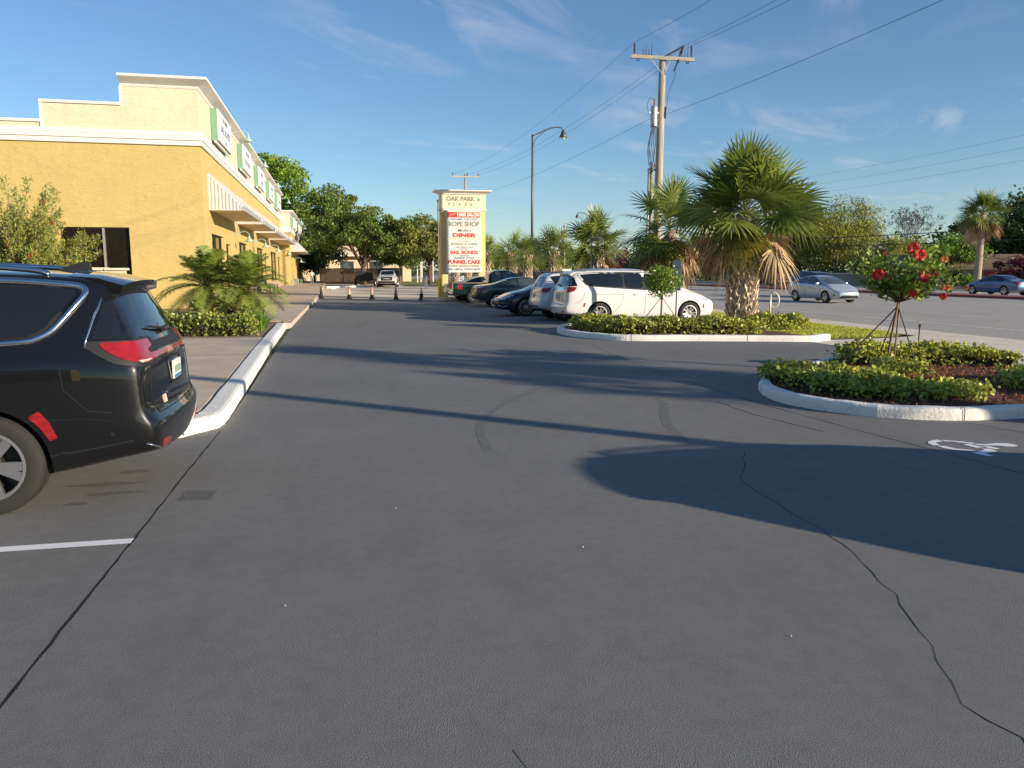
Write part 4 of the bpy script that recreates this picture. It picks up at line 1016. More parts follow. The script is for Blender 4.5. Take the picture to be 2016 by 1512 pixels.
    c.patch('windscreen', [(-.60, 1.62), (.60, 1.62), (.72, 1.17), (-.72, 1.17)], c.front(), M_glass, rnd=.05, d=.08)
    c.patch('grille', [(-.45, .62), (.45, .62), (.55, .36), (-.55, .36)], c.front(), M_black, rnd=.06)
    # wiper on the hatch
    P = [c.hit(c.rear(), y, z, .03) for y, z in ((.02, 1.255), (.2, 1.275), (.42, 1.30))]
    if all(P): mb = MB(); mb.tube([p[0] for p in P], [.016, .012, .007], 6); mb.build('wiper', M_black, c.root)
    P = [c.hit(c.rear(), y, 1.255, o) for y, o in ((-.03, .0), (0, .05), (.05, .0))]
    if all(P): mb = MB(); mb.tube([p[0] for p in P], .024, 6); mb.build('wiper_hub', M_black, c.root)

P_black = paint('black', (.006, .0062, .007), .0, .3)
P_white = paint('white', (.68, .67, .64), .0, .4)
P_pearl = paint('pearl', (.62, .63, .64), .0, .4)
P_navy = paint('navy', (.006, .012, .035), .3, .3)
P_grey = paint('grey', (.045, .047, .05), .5, .35)
P_green = paint('green', (.012, .04, .032), .3, .35)
P_silver = paint('silver', (.52, .53, .54), .6, .35)
P_bsilver = paint('ice_silver', (.55, .60, .66), .45, .35)
P_blue = paint('blue', (.10, .17, .32), .4, .35)
P_maroon = paint('dark_maroon', (.025, .018, .022), .4, .35)

# --- black minivan filling the left edge, nose towards the shops
c = place('minivan', 'black minivan with chrome window surround parked at the left edge', MINIVAN, P_black, (-1.31-2.59, 7.13), math.pi, rim='split', sub=3)
minivan_details(c, True)
for s in (-1, 1):
    c.patch('sensor', [(.30+.014*math.cos(a), .56+.014*math.sin(a)) for a in np.linspace(0, 6.28, 9)[:-1]], c.side(s), M_seam, d=.02, off=.003)
text_obj('Touring L', .05, Matrix.Translation((0, 0, 0)), M_chrome, c.root, 'badge')
bd = [o for o in c.root.children if o.name.startswith('badge')][0]
hh = c.hit(c.rear(), .47, .80, .006)
bd.matrix_local = Matrix.Translation(hh[0]) @ Euler((R(86), 0, R(-90-14))).to_matrix().to_4x4()
c.patch('sticker', [(.44, .775), (.52, .775), (.52, .715), (.44, .715)], c.rear(), mat('sticker_white', (.7, .66, .6), .6), d=.03, off=.004)
c.patch('sticker', [(.50, .772), (.518, .772), (.518, .72), (.50, .72)], c.rear(), mat('sticker_orange', (.7, .2, .03), .6), d=.02, off=.007)
c.patch('emblem', [(-.16, 1.0), (-.05, 1.02), (.05, 1.02), (.16, 1.0), (.05, .995), (-.05, .995)], c.rear(), M_chrome, d=.03, off=.012)
# --- white minivan
c = place('minivan', 'white minivan parked behind the planted island', MINIVAN, P_white, (7.12+2.59, 24.9), 0, rim='wide')
minivan_details(c)
c.patch('window_sticker', [(-.46, 1.52), (-.34, 1.52), (-.34, 1.44), (-.46, 1.44)], c.rear(), M_plate, off=.008, d=.04)
# --- silver white crossover
def suv_details(c, m=None, lamp=True):
    c.glass_side([[(.42, 1.52), (.62, 1.55), (1.0, 1.57), (1.08, 1.09), (.62, 1.24)], [(1.08, 1.575), (1.72, 1.575), (1.74, 1.07), (1.14, 1.085)], [(1.80, 1.575), (2.34, 1.55), (2.86, 1.32), (3.25, 1.06), (3.2, 1.03), (1.82, 1.065)]], m, M_black, rnd=.1)
    c.patch('rear_window', [(-.52, 1.53), (.52, 1.53), (.62, 1.16), (-.62, 1.16)], c.rear(), M_glass, rnd=.1, d=.07)
    for s in (-1, 1):
        o = c.patch('tail_lamp', [(24, 1.10), (66, 1.15), (72, 1.12), (62, 1.0), (48, .95), (26, .96)], c.corner(.62, .28, s), M_tail, off=.012, sc=.014, rnd=.08, d=.04)
        c.patch('reverse_lamp', [(30, 1.0), (52, 1.0), (46, .955), (30, .96)], c.corner(.62, .28, s), M_tailw, off=.02, sc=.014, d=.03, parent=o)
        c.patch('headlamp', [(40, .90), (70, .96), (76, .93), (62, .80), (42, .77)], c.corner(3.9, .22, s, True), M_head, sc=.013, rnd=.08, d=.04)
        P = [c.hit(c.topp(), x, s*.56, o_) for x, o_ in ((.4, .005), (.55, .05), (1.4, .05), (2.1, .05), (2.3, .005))]
        mb = MB(); mb.tube([p[0] for p in P if p], .018, 6); mb.build('roof_rail', M_black, c.root)
    c.patch('windscreen', [(-.56, 1.55), (.56, 1.55), (.70, 1.12), (-.70, 1.12)], c.front(), M_glass, rnd=.05, d=.08)
    c.patch('grille', [(-.42, .84), (.42, .84), (.36, .62), (-.36, .62)], c.front(), M_black, rnd=.06)
    c.patch('front_intake', [(-.6, .52), (.6, .52), (.5, .38), (-.5, .38)], c.front(), M_black, rnd=.06)
    c.patch('rear_valance', [(-.75, .52), (.75, .52), (.7, .40), (-.7, .40)], c.rear(), M_black, rnd=.06)
    c.plate(0, .86); c.mirror(2.98, 1.08); c.handle(1.5, .95); c.handle(2.3, .95)
    c.seams([[(1.1, 1.08), (1.14, .8), (1.3, .5)], [(1.77, 1.07), (1.78, .4)], [(3.3, 1.03), (3.34, .7), (3.2, .4)]])
c = place('crossover', 'silver white crossover parked nose in behind the white minivan', SUV, P_pearl, (6.95+2.31, 27.35), 0)
suv_details(c)
mb = MB(); mb.box(.9, 1.25, -.5, -.2, 1.71, 1.80); mb.build('roof_box', P_pearl, c.root, bevel=.02)
# --- dark blue sedan facing out
def sedan_details(c, g=None, tailw=False):
    c.glass_side([[(1.12, 1.07), (1.42, 1.20), (1.78, 1.33), (2.02, 1.355), (2.02, 1.0), (1.2, 1.0)], [(2.07, 1.36), (2.45, 1.375), (2.75, 1.345), (3.05, 1.20), (3.36, 1.01), (3.32, .98), (2.07, .995)]], g, M_black, rnd=.1)
    c.patch('rear_window', [(-.50, 1.345), (.50, 1.345), (.62, 1.12), (-.62, 1.12)], c.rear(), g or M_glass, rnd=.08, d=.06)
    c.patch('windscreen', [(-.52, 1.36), (.52, 1.36), (.68, 1.04), (-.68, 1.04)], c.front(), g or M_glass, rnd=.05, d=.07)
    for s in (-1, 1):
        o = c.patch('tail_lamp', [(18, .90), (52, .93), (64, .92), (58, .80), (40, .76), (20, .80)], c.corner(.62, .28, s), M_tail, off=.012, sc=.014, rnd=.08, d=.04)
        if tailw: c.patch('reverse_lamp', [(18, .925), (60, .95), (64, .93), (50, .905), (18, .89)], c.corner(.62, .28, s), M_tailw, off=.018, sc=.014, d=.03, parent=o)
        c.patch('headlamp', [(26, .70), (58, .80), (72, .82), (62, .70), (40, .63), (26, .62)], c.corner(4.1, .2, s, True), M_head, sc=.013, rnd=.08, d=.04)
        c.trim('fog_trim', [(28, .42), (40, .36), (52, .40)], c.corner(4.1, .2, s, True), M_chrome, .012, .004, sc=.013, closed=False)
    g_ = c.patch('grille', [(-.40, .66), (.40, .66), (.34, .40), (-.34, .40)], c.front(), M_black, rnd=.1)
    c.trim('grille_trim', [(-.41, .67), (.41, .67), (.35, .39), (-.35, .39)], c.front(), M_chrome, .014, .004, rnd=.1, parent=g_)
    c.plate(0, .80 if not tailw else .76); c.mirror(3.12, 1.02); c.handle(1.55, .88); c.handle(2.5, .88)
    c.seams([[(1.3, 1.0), (1.36, .75), (1.42, .5)], [(2.04, .99), (2.05, .35)], [(3.4, .97), (3.45, .7), (3.35, .35)]])
    c.patch('lower_valance', [(-.7, .42), (.7, .42), (.62, .33), (-.62, .33)], c.rear(), M_black, rnd=.06)
c = place('sedan', 'dark navy sedan parked nose out with thin spoked wheels', SEDAN, P_navy, (6.15+2.44, 30.3), math.pi, rim='multi', rr=.25, wr=.345)
sedan_details(c)
c = place('sedan', 'charcoal grey sedan parked nose in between navy sedan and green pickup', SEDAN, P_grey, (6.65+2.44, 38.1), 0)
sedan_details(c, M_glassl, True)
# --- green pickup
def pickup_details(c, gm=None):
    c.glass_side([[(2.12, 1.62), (2.62, 1.66), (2.62, 1.19), (2.08, 1.19)], [(2.68, 1.66), (3.02, 1.65), (3.3, 1.54), (3.68, 1.24), (3.6, 1.18), (2.68, 1.19)]], gm, M_black, rnd=.08)
    c.patch('rear_window', [(-.56, 1.62), (.56, 1.62), (.6, 1.24), (-.6, 1.24)], c.rear(), M_glass, rnd=.05, d=.07)
    c.patch('windscreen', [(-.60, 1.66), (.60, 1.66), (.70, 1.28), (-.70, 1.28)], c.front(), M_glass, rnd=.05, d=.07)
    for s in (-1, 1):
        c.patch('tail_lamp', [(44, 1.0), (62, 1.0), (62, .74), (44, .74)], c.corner(.8, .4, s), M_tail, off=.012, sc=.014, rnd=.05, d=.04)
        c.patch('headlamp', [(34, 1.0), (66, 1.02), (66, .82), (34, .80)], c.corner(4.6, .3, s, True), M_head, sc=.013, rnd=.06, d=.04)
    c.patch('grille', [(-.60, 1.06), (.60, 1.06), (.58, .70), (-.58, .70)], c.front(), M_black, rnd=.06, off=.015)
    c.patch('front_bumper', [(-.86, .66), (.86, .66), (.84, .44), (-.84, .44)], c.front(), M_chrome if gm else M_black, rnd=.05, off=.02)
    c.patch('rear_bumper', [(-.85, .62), (.85, .62), (.85, .5), (-.85, .5)], c.rear(), M_chrome, rnd=.05, off=.03)
    c.plate(0, .56); c.mirror(3.45, 1.24, M_black); c.handle(2.5, 1.05)
    c.seams([[(2.0, 1.1), (2.0, .45)], [(2.65, 1.1), (2.66, .45)], [(3.75, 1.1), (3.78, .5)]])
c = place('pickup_truck', 'dark green pickup truck parked nose in beside the charcoal sedan', PICKUP, P_green, (6.35+2.5, 42.6), 0, L=5.3)
pickup_details(c, M_glassl); c.root['category'] = 'pickup truck'
c = place('sedan', 'light silver sedan parked nose in right next to the plaza sign', SEDAN, P_silver, (6.3+2.44, 45.6), 0)
sedan_details(c)
# --- vehicles on the street
c = place('hatchback', 'pale silver hatchback driving towards the camera in the near lane', HATCH, P_bsilver, (26.85, 39.6), R(-88))
S = c
c.glass_side([[(.62, 1.12), (.95, 1.26), (1.35, 1.36), (1.72, 1.39), (1.74, 1.03), (.95, 1.03)], [(1.79, 1.395), (2.15, 1.39), (2.5, 1.29), (2.85, 1.14), (3.15, .99), (3.1, .965), (1.79, 1.02)]], M_glassl, M_black, rnd=.1)
c.patch('windscreen', [(-.50, 1.39), (.50, 1.39), (.66, 1.0), (-.66, 1.0)], c.front(), M_glassl, rnd=.05, d=.06)
c.patch('rear_window', [(-.5, 1.33), (.5, 1.33), (.56, 1.15), (-.56, 1.15)], c.rear(), M_glass, rnd=.05)
for s in (-1, 1):
    c.patch('headlamp', [(32, .66), (58, .84), (70, .86), (62, .72), (46, .62)], c.corner(3.7, .2, s, True), M_head, sc=.013, rnd=.08, d=.035)
    c.patch('tail_lamp', [(34, .95), (58, .95), (58, .7), (36, .72)], c.corner(.6, .28, s), M_tail, sc=.014, rnd=.08, d=.04)
    c.patch('fog_lamp', [(44, .46), (52, .47), (51, .36), (46, .35)], c.corner(3.7, .2, s, True), M_black, sc=.013, rnd=.08, d=.03)
c.patch('front_intake', [(-.50, .42), (.50, .42), (.62, .25), (-.62, .25)], c.front(), M_black, rnd=.08, d=.05)
c.patch('upper_grille', [(-.28, .60), (.28, .60), (.22, .565), (-.22, .565)], c.front(), M_black, rnd=.08, d=.04)
c.mirror(2.9, 1.02); c.handle(1.45, .86); c.handle(2.25, .84)
c.seams([[(1.76, 1.02), (1.78, .3)], [(3.1, .98), (3.2, .7), (3.0, .3)], [(1.0, 1.0), (1.15, .7)]])
c = place('crossover', 'dark maroon sport utility car in the lane beyond the silver hatchback', SUV, P_maroon, (31.6, 47.2), R(-88), L=4.62)
suv_details(c)
c = place('sedan', 'slate blue sedan driving away in the far lanes at the right edge', SEDAN, P_blue, (46.3, 47.6), R(90), rim='five')
sedan_details(c)
c = place('pickup_truck', 'black pickup truck on the far side of the street left of the silver hatchback', PICKUP, P_black, (48.0, 80.5), R(90))
pickup_details(c); c.root['category'] = 'pickup truck'
# --- off to the right: the vehicle whose shadow crosses the asphalt
c = place('minivan', 'grey minivan parked in the bay right of the painted wheelchair symbol', MINIVAN, P_grey, (6.62+2.59, 1.9), 0)
minivan_details(c)
# --- far vehicles
c = place('crossover', 'small white crossover seen under the panel of the plaza sign', SUV, P_pearl, (12.6, 85), R(-80), sub=1); suv_details(c)
c = place('crossover', 'boxy dark crossover seen over the roof of the charcoal sedan', SUV, P_black, (14.4, 60.5), R(180), sub=1); suv_details(c)
# --- white work truck with dump bed at the fence
c = place('work_truck', 'white work truck with a dark dump bed parked by the wooden fence', PICKUP, P_white, (5.65, 84.5), R(-97), W=2.1)
pickup_details(c); c.root['category'] = 'truck'
mb = MB(); mb.box(-.9, 1.95, -1.12, 1.12, .95, 1.05)
for y in (-1.12, 1.06): mb.box(-.9, 1.95, y, y+.06, 1.05, 1.92)
mb.box(1.96, 2.02, -1.14, 1.14, .95, 1.98); mb.box(-.96, -.9, -1.12, 1.12, .95, 2.0); mb.build('dump_bed', M_black, c.root, bevel=.01)
t = thing('dump_trailer', 'black tandem dump trailer standing left of the white work truck', 'trailer', (3.55, 91.5, 0), R(-95))
mb = MB(); mb.box(-2, 2, -.95, .95, .62, .72)
for y in (-.95, .9): mb.box(-2, 2, y, y+.05, .72, 1.6)
mb.box(-2, -1.95, -.95, .95, .72, 1.6); mb.box(1.95, 2, -.95, .95, .72, 1.6); mb.build('box', M_black, t, bevel=.01)
mb = MB(); mb.tube([(1.9, -.6, .6), (3.3, 0, .55)], .06, 6); mb.tube([(1.9, .6, .6), (3.3, 0, .55)], .06, 6); mb.tube([(3.2, 0, .05), (3.2, 0, .9)], .04, 6); mb.build('drawbar', M_black, t)
for x in (-.45, .45):
    for y in (-1.06, 1.06): add_wheel(t, 'steel', x, y, .36, .2, .2)
    mb = MB()
for y in (-1.18, .96): 
    mb = MB(); mb.box(-.9, .9, y, y+.22, .74, .78); mb.build('fender', M_black, t)
# ------------------------------------------------------------------ vegetation
M_bark = mat('bark_brown', (.11, .075, .05), .95, var=.35, vscale=6, bump=1, bscale=14, bdist=.05)
M_barkg = mat('bark_grey', (.19, .16, .13), .95, var=.3, vscale=6, bump=.8, bscale=16, bdist=.04)
def leafmat(name, c, isl=.4, tr=.28, rough=.5): return mat(name, c, rough, island=isl, trans=tr, var=.3, vscale=.45, spec=.35)
L_oak = leafmat('leaf_oak', (.15, .215, .042)); L_bright = leafmat('leaf_bright', (.20, .31, .035)); L_dark = leafmat('leaf_dark', (.07, .115, .03))
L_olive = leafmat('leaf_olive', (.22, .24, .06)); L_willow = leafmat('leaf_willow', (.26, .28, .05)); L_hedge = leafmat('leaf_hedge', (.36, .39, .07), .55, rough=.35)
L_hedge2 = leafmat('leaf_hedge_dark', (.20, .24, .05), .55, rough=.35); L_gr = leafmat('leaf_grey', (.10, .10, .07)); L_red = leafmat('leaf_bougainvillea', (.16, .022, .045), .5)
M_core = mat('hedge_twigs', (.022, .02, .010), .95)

def limb_tree(mb, base, height, spread, rng, nl=6, r0=.2, lean=(0, 0), fork=.35):
    b = Vector(base); th = height*fork
    top = b+Vector((lean[0], lean[1], th)); mb.tube([b-Vector((0, 0, .1)), b+(top-b)*.5+Vector((rng.normal()*.05, rng.normal()*.05, 0)), top], [r0*1.25, r0, r0*.8], 8)
    tips = []
    for i in range(nl):
        a = 2*math.pi*(i+rng.random()*.6)/nl; e = rng.uniform(.35, 1.0)
        end = b+Vector((lean[0]+math.cos(a)*spread*e, lean[1]+math.sin(a)*spread*e, height*rng.uniform(.6, .95)))
        mid = top.lerp(end, .5)+Vector((rng.normal()*.2, rng.normal()*.2, rng.uniform(-.1, .35)*spread*.3))
        mb.tube(smooth_path([top-Vector((0, 0, th*.1)), top.lerp(mid, .5), mid, end], 3), list(np.linspace(r0*.55, r0*.1, 10)), 6); tips.append((mid, end))
        for k in range(2):
            e2 = mid+Vector((rng.normal()*spread*.35, rng.normal()*spread*.35, rng.uniform(.1, .5)*spread*.6)); mb.tube([mid, mid.lerp(e2, .5)+Vector((0, 0, .1)), e2], [r0*.28, r0*.17, r0*.06], 5)
    return tips
def tree(name, label, cat, base, height, rx, ry, zc, rz, nleaf, lsize, leaf, bark, seed, group=None, nclump=46, crad=.28, nl=7, r0=.2, lean=(0, 0), fork=.35, aspect=.55, droop=0., flat=.0, trunk=True):
    rng = np.random.default_rng(seed)
    t = thing(name, label, cat, base, 0, group)
    if trunk:
        mb = MB(); limb_tree(mb, (0, 0, 0), height*.85, max(rx, ry)*.75, rng, nl, r0, lean, fork); mb.build('trunk', bark, t, smooth=True)
    # clumps through the crown volume
    C = []
    while len(C) < nclump:
        v = rng.normal(size=3); v /= np.linalg.norm(v); rad = rng.random()**.45
        p = v*rad
        if p[2] < -.75+flat: continue
        C.append((p[0]*rx*(1+.12*rng.normal())+lean[0], p[1]*ry*(1+.12*rng.normal())+lean[1], zc+p[2]*rz*(1+.1*rng.normal())))
    C = np.array(C); cr_ = crad*min(rx, ry, rz)*rng.uniform(.6, 1.35, len(C))
    idx = rng.integers(0, len(C), nleaf); v = rng.normal(size=(nleaf, 3)); v /= np.linalg.norm(v, axis=1, keepdims=True); rr = rng.random(nleaf)**.5
    P = C[idx]+v*(rr*cr_[idx])[:, None]*np.array([1.15, 1.15, .8])
    stray = rng.random(nleaf) < .03; P[stray] += rng.normal(size=(stray.sum(), 3))*cr_.mean()*.3
    P[:, 2] = np.maximum(P[:, 2], .15)
    V, F = leaf_quads(P, lsize, aspect, rng, D=v*.5, droop=droop)
    mk('crown', V, F, leaf, t); return t

tg = 'big trees behind the shops'
tree('leafy_tree', 'tall bright green tree rising behind the far yellow block', 'tree', (-9.5, 134, 0), 20.5, 8.6, 6.5, 12.6, 7.6, 26000, .5, L_bright, M_bark, 11, tg, 95, .27)
tree('leafy_tree', 'dark green tall tree between bright tree and spreading oak', 'tree', (-1.6, 128, 0), 15, 7.0, 5, 8.4, 5.6, 23000, .42, L_oak, M_bark, 12, tg, 70, .3)
tree('oak_tree', 'spreading oak with forked trunk behind the white work truck', 'tree', (3.6, 98, 0), 9.2, 6.6, 4.8, 6.0, 3.0, 24000, .32, L_oak, M_bark, 13, tg, 80, .34, nl=8, r0=.34, fork=.28, flat=.1)
tree('oak_tree', 'low dark oak at the end of the far yellow block', 'tree', (-2.6, 112, 0), 7.5, 3.6, 3.6, 4.6, 3.4, 11000, .34, L_dark, M_bark, 14, tg, 40, .36, r0=.22)
tree('oak_tree', 'loose olive green oak left of the plaza sign', 'tree', (11.6, 97, 0), 8.4, 4.6, 4.4, 5.2, 3.0, 17000, .30, L_olive, M_bark, 15, tg, 62, .34, r0=.25, flat=.0)
tree('leafy_tree', 'deep green tree filling the gap between oak and sign', 'tree', (9.0, 108, 0), 8.0, 4.6, 4, 4.4, 2.9, 11000, .36, L_oak, M_bark, 16, tg, 44, .36)
# scatter of things right of the sign
tree('leafy_tree', 'small bright green tree just right of the plaza sign', 'tree', (25.5, 122, 0), 5.4, 3.0, 3, 3.3, 2.1, 5000, .34, L_bright, M_bark, 17, None, 24, .4)
tree('leafy_tree', 'dark hedge-like tree behind the row of small palms', 'tree', (28.5, 104, 0), 5.8, 5.6, 4, 2.6, 2.7, 9000, .36, L_dark, M_bark, 18, None, 40, .4, trunk=False)
t_ = tree('bougainvillea', 'red flowering bougainvillea mass behind the small palms', 'flowering bush', (59, 166, 0), 7, 8, 5, 3.2, 3.6, 9000, .45, L_red, M_bark, 19, None, 40, .35)
tree('leafy_tree', 'wide dark tree clump behind the utility pole', 'tree', (57.5, 125, 0), 8.5, 8.5, 5, 3.8, 4.6, 14000, .4, L_dark, M_bark, 20, None, 60, .34)
tree('leafy_tree', 'grey green tree clump right of the utility pole', 'tree', (58, 108, 0), 9.5, 6.5, 5, 4.6, 4.4, 13000, .36, L_olive, M_bark, 21, None, 56, .34)
tree('leafy_tree', 'dark evergreen behind the leaning sabal palm', 'tree', (62, 97, 0), 10, 6.0, 5, 5.0, 4.9, 13000, .36, L_dark, M_bark, 22, None, 56, .34)
tree('willow_tree', 'yellow green willow-like tree right of the big palm', 'tree', (58.5, 84, 0), 9.6, 5.6, 5, 5.2, 4.4, 22000, .40, L_willow, M_barkg, 23, None, 70, .32, aspect=.2, droop=.8)
tree('willow_tree', 'shorter yellow green willow-like tree beside the taller one', 'tree', (59.5, 77, 0), 7.2, 4.2, 4, 3.6, 3.0, 11000, .38, L_willow, M_barkg, 24, None, 44, .34, aspect=.22, droop=.6)
tree('leafy_tree', 'very dark tree behind the hibiscus', 'tree', (78, 82, 0), 8.4, 6.5, 5, 4.6, 4.0, 11000, .40, L_dark, M_bark, 25, None, 50, .34)
tree('leafy_tree', 'tall black green tree behind the tall palm', 'tree', (84, 79, 0), 11.2, 8, 6, 5.6, 5.4, 15000, .42, L_dark, M_bark, 26, None, 60, .32)
tree('leafy_tree', 'tall dark tree at the right edge behind the house', 'tree', (90, 73, 0), 13.5, 8, 7, 6.8, 6.6, 15000, .42, L_dark, M_bark, 27, None, 60, .32)
tree('round_bush', 'round mid green bush beside the tan house', 'bush', (60.8, 68.3, 0), 5.0, 2.9, 2.6, 2.7, 2.4, 9000, .26, L_bright, M_bark, 28, None, 40, .4)
tree('bougainvillea', 'dark red bougainvillea climbing in front of the tan house', 'flowering bush', (59, 57.6, 0), 3.4, 3.6, 2.0, 1.6, 1.6, 6500, .2, L_red, M_bark, 29, None, 34, .4)
tree('low_shrub', 'low green shrub in front of the tan house wall', 'bush', (56.8, 62.5, 0), 1.3, 1.6, 1.1, .7, .6, 2600, .16, L_bright, M_bark, 30, None, 18, .5, trunk=False)
for i, (x, y, s) in enumerate([(46, 200, 9), (70, 230, 10), (25, 210, 8), (95, 200, 11), (110, 150, 10), (8, 190, 9), (-14, 190, 9), (118, 112, 10), (120, 85, 11)]):
    pass
def treeline():
    rng = np.random.default_rng(77); C = []; 
    for (x0, y0, x1, y1, n, h) in [(-60, 230, 150, 230, 60, 8), (72, 190, 135, 95, 40, 8.5), (96, 90, 130, 20, 36, 9), (58, 150, 72, 120, 12, 6)]:
        for k in range(n):
            t = (k+rng.random())/n; C.append((x0+(x1-x0)*t+rng.normal()*2, y0+(y1-y0)*t+rng.normal()*2, h*rng.uniform(.2, .75), h*.34*rng.uniform(.7, 1.4)))
    C = np.array(C); n = 42000; idx = rng.integers(0, len(C), n); v = rng.normal(size=(n, 3)); v /= np.linalg.norm(v, axis=1, keepdims=True)
    P = C[idx, :3]+v*(C[idx, 3]*rng.random(n)**.5)[:, None]*np.array([1.4, 1.4, 1.2]); P[:, 2] = np.abs(P[:, 2])
    V, F = leaf_quads(P, .8, .6, rng, D=v*.5); tag(mk('far_woodland', V, F, L_dark), 'distant line of dark woodland along the horizon', 'woodland', kind='stuff')
treeline()
def bare_tree(label, base, h, sp, seed, col, leaf=None):
    rng = np.random.default_rng(seed); t = thing('bare_tree', label, 'tree', base); mb = MB(); tips = []
    def grow(p, d, l, r, n):
        e = p+d*l; m = p.lerp(e, .5)+Vector(rng.normal(size=3))*l*.06; mb.tube([p, m, e], [r, r*.85, r*.62], 5, cap=False)
        if n == 0: tips.append(e); return
        for k in range(3 if n > 2 else 2):
            nd = (d+Vector(rng.normal(size=3))*.42+Vector((0, 0, .10))); nd.normalize(); grow(e, nd, l*rng.uniform(.62, .82), r*.55, n-1)
    for k in range(3):
        d = Vector((rng.normal()*sp, rng.normal()*sp, 1)).normalized(); grow(Vector((0, 0, 0)), d, h*.3, .13, 5)
    mb.build('trunk', col, t)
    if leaf:
        T = np.array([tuple(p) for p in tips]); P = np.repeat(T, 5, 0)+rng.normal(size=(len(T)*5, 3))*.16
        V, F = leaf_quads(P, .22, .5, rng); mk('crown', V, F, leaf, t)
M_twig = mat('bare_twig', (.14, .12, .11), .9)
bare_tree('thin bare branched tree with sparse leaves above the hibiscus', (76, 94, 0), 10.6, .35, 1, M_twig, L_gr)
bare_tree('pale bare tree against the sky at the right edge', (66, 60.5, 0), 10.5, .3, 2, M_twig)
bare_tree('hazy bare tree left of the utility pole', (44, 120, 0), 8.6, .3, 3, M_twig)

# --- hedges: leafy shell over dark twigs
def hedge(name, label, poly, z0, z1, n, size, leaf, seed, core=True, group=None, wob=.05):
    rng = np.random.default_rng(seed); t = thing(name, label, 'hedge', (0, 0, 0), 0, group)
    cx = np.mean([p[0] for p in poly]); cy = np.mean([p[1] for p in poly])
    q = scatter(poly, n, rng)
    # distance to the outline gives a rounded shoulder
    A = np.array(poly); B = np.roll(A, -1, 0); dm = np.full(len(q), 9.)
    for a, b in zip(A, B):
        ab = b-a; tt = np.clip(((q-a)@ab)/(ab@ab+1e-9), 0, 1); dm = np.minimum(dm, np.linalg.norm(q-(a+tt[:, None]*ab), axis=1))
    h = (z1-z0)*np.clip(.55+.45*np.sqrt(np.clip(dm/.22, 0, 1)), 0, 1)
    bumpy = .13*np.sin(q[:, 0]*5.1+seed)+.10*np.sin(q[:, 1]*6.3+1.7*q[:, 0])
    top = z0+h*(1+bumpy)
    f = np.where(rng.random(n) < .55, 1-rng.random(n)**2*.25, rng.random(n))   # many near the top, the rest down the side
    edge = rng.random(n) < .45
    P = np.column_stack([q, z0+(top-z0)*f])
    P[:, :2] += rng.normal(size=(n, 2))*wob; P[:, 2] += rng.normal(size=n)*.02
    k = max(6, n//140); si = rng.integers(0, n, k); sp = []
    for i in si:
        b0 = np.array([q[i, 0], q[i, 1], top[i]]); dr = np.array([rng.normal()*.35, rng.normal()*.35, 1.])
        for u in np.linspace(-.02, rng.uniform(.04, .11), 8): sp.append(b0+dr*u+rng.normal(size=3)*.012)
    P = np.vstack([P, np.array(sp)])
    V, F = leaf_quads(P, size, .6, rng, up=.05); mk('foliage', V, F, leaf, t)
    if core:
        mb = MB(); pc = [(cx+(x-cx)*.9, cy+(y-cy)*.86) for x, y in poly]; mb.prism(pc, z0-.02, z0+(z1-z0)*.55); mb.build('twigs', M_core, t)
    return t
hedge('hedge', 'long trimmed hedge along the island before the white minivan', [(6.62, 21.6), (6.75, 20.0), (7.3, 19.25), (9, 18.75), (10.7, 18.5), (11.3, 19.1), (11.0, 19.7), (9.4, 19.9), (7.7, 20.6), (7.5, 22.3), (6.9, 22.5)], .1, .45, 15000, .08, L_hedge, 1)
hedge('hedge', 'low leafy hedge clump at the tip of the near island', [(6.28, 9.9), (6.26, 9.25), (6.55, 8.8), (6.95, 8.5), (7.35, 8.75), (7.5, 9.4), (7.3, 10.3), (6.7, 10.9), (6.2, 10.7)], .1, .36, 5600, .07, L_hedge, 2, wob=.03)
hedge('hedge', 'small leafy clump on red mulch at the front of the near island', [(7.3, 8.45), (8.0, 8.3), (8.3, 8.5), (8.1, 8.95), (7.45, 9.05)], .1, .33, 1100, .07, L_hedge, 3, core=False, wob=.05)
hedge('hedge', 'leafy hedge along the back of the near island behind the hibiscus', [(8.9, 11.9), (10, 11.6), (11.4, 11.0), (11.5, 12.0), (10.2, 12.7), (9.0, 12.9)], .1, .40, 6000, .075, L_hedge, 4)
hedge('hedge', 'leafy clump at the right edge of the near island', [(9.1, 9.0), (10.6, 8.9), (11.2, 9.4), (10.5, 9.8), (9.4, 9.6)], .1, .36, 2000, .075, L_hedge, 5, core=False, wob=.06)
hedge('shrub', 'sparse leafy shrub at the foot of the hibiscus', [(8.3, 10.6), (9.0, 10.4), (9.2, 10.9), (8.5, 11.1)], .1, .34, 700, .07, L_hedge, 15, core=False, wob=.06)
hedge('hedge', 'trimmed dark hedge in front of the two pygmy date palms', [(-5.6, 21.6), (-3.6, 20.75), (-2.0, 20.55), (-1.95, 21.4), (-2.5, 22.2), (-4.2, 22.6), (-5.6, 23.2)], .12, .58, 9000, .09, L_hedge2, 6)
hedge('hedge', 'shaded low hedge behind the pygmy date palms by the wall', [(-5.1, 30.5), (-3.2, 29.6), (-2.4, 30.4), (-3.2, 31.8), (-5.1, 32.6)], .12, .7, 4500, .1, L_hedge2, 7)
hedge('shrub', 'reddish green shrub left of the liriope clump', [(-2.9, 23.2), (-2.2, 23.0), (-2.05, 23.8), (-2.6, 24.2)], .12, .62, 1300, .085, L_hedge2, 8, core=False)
hedge('shrub', 'loose shrub on the verge beside the big palm trunk', [(11.9, 20.6), (13.2, 20.0), (13.4, 21.0), (12.2, 21.8)], .05, .45, 2400, .085, L_hedge, 9, core=False)
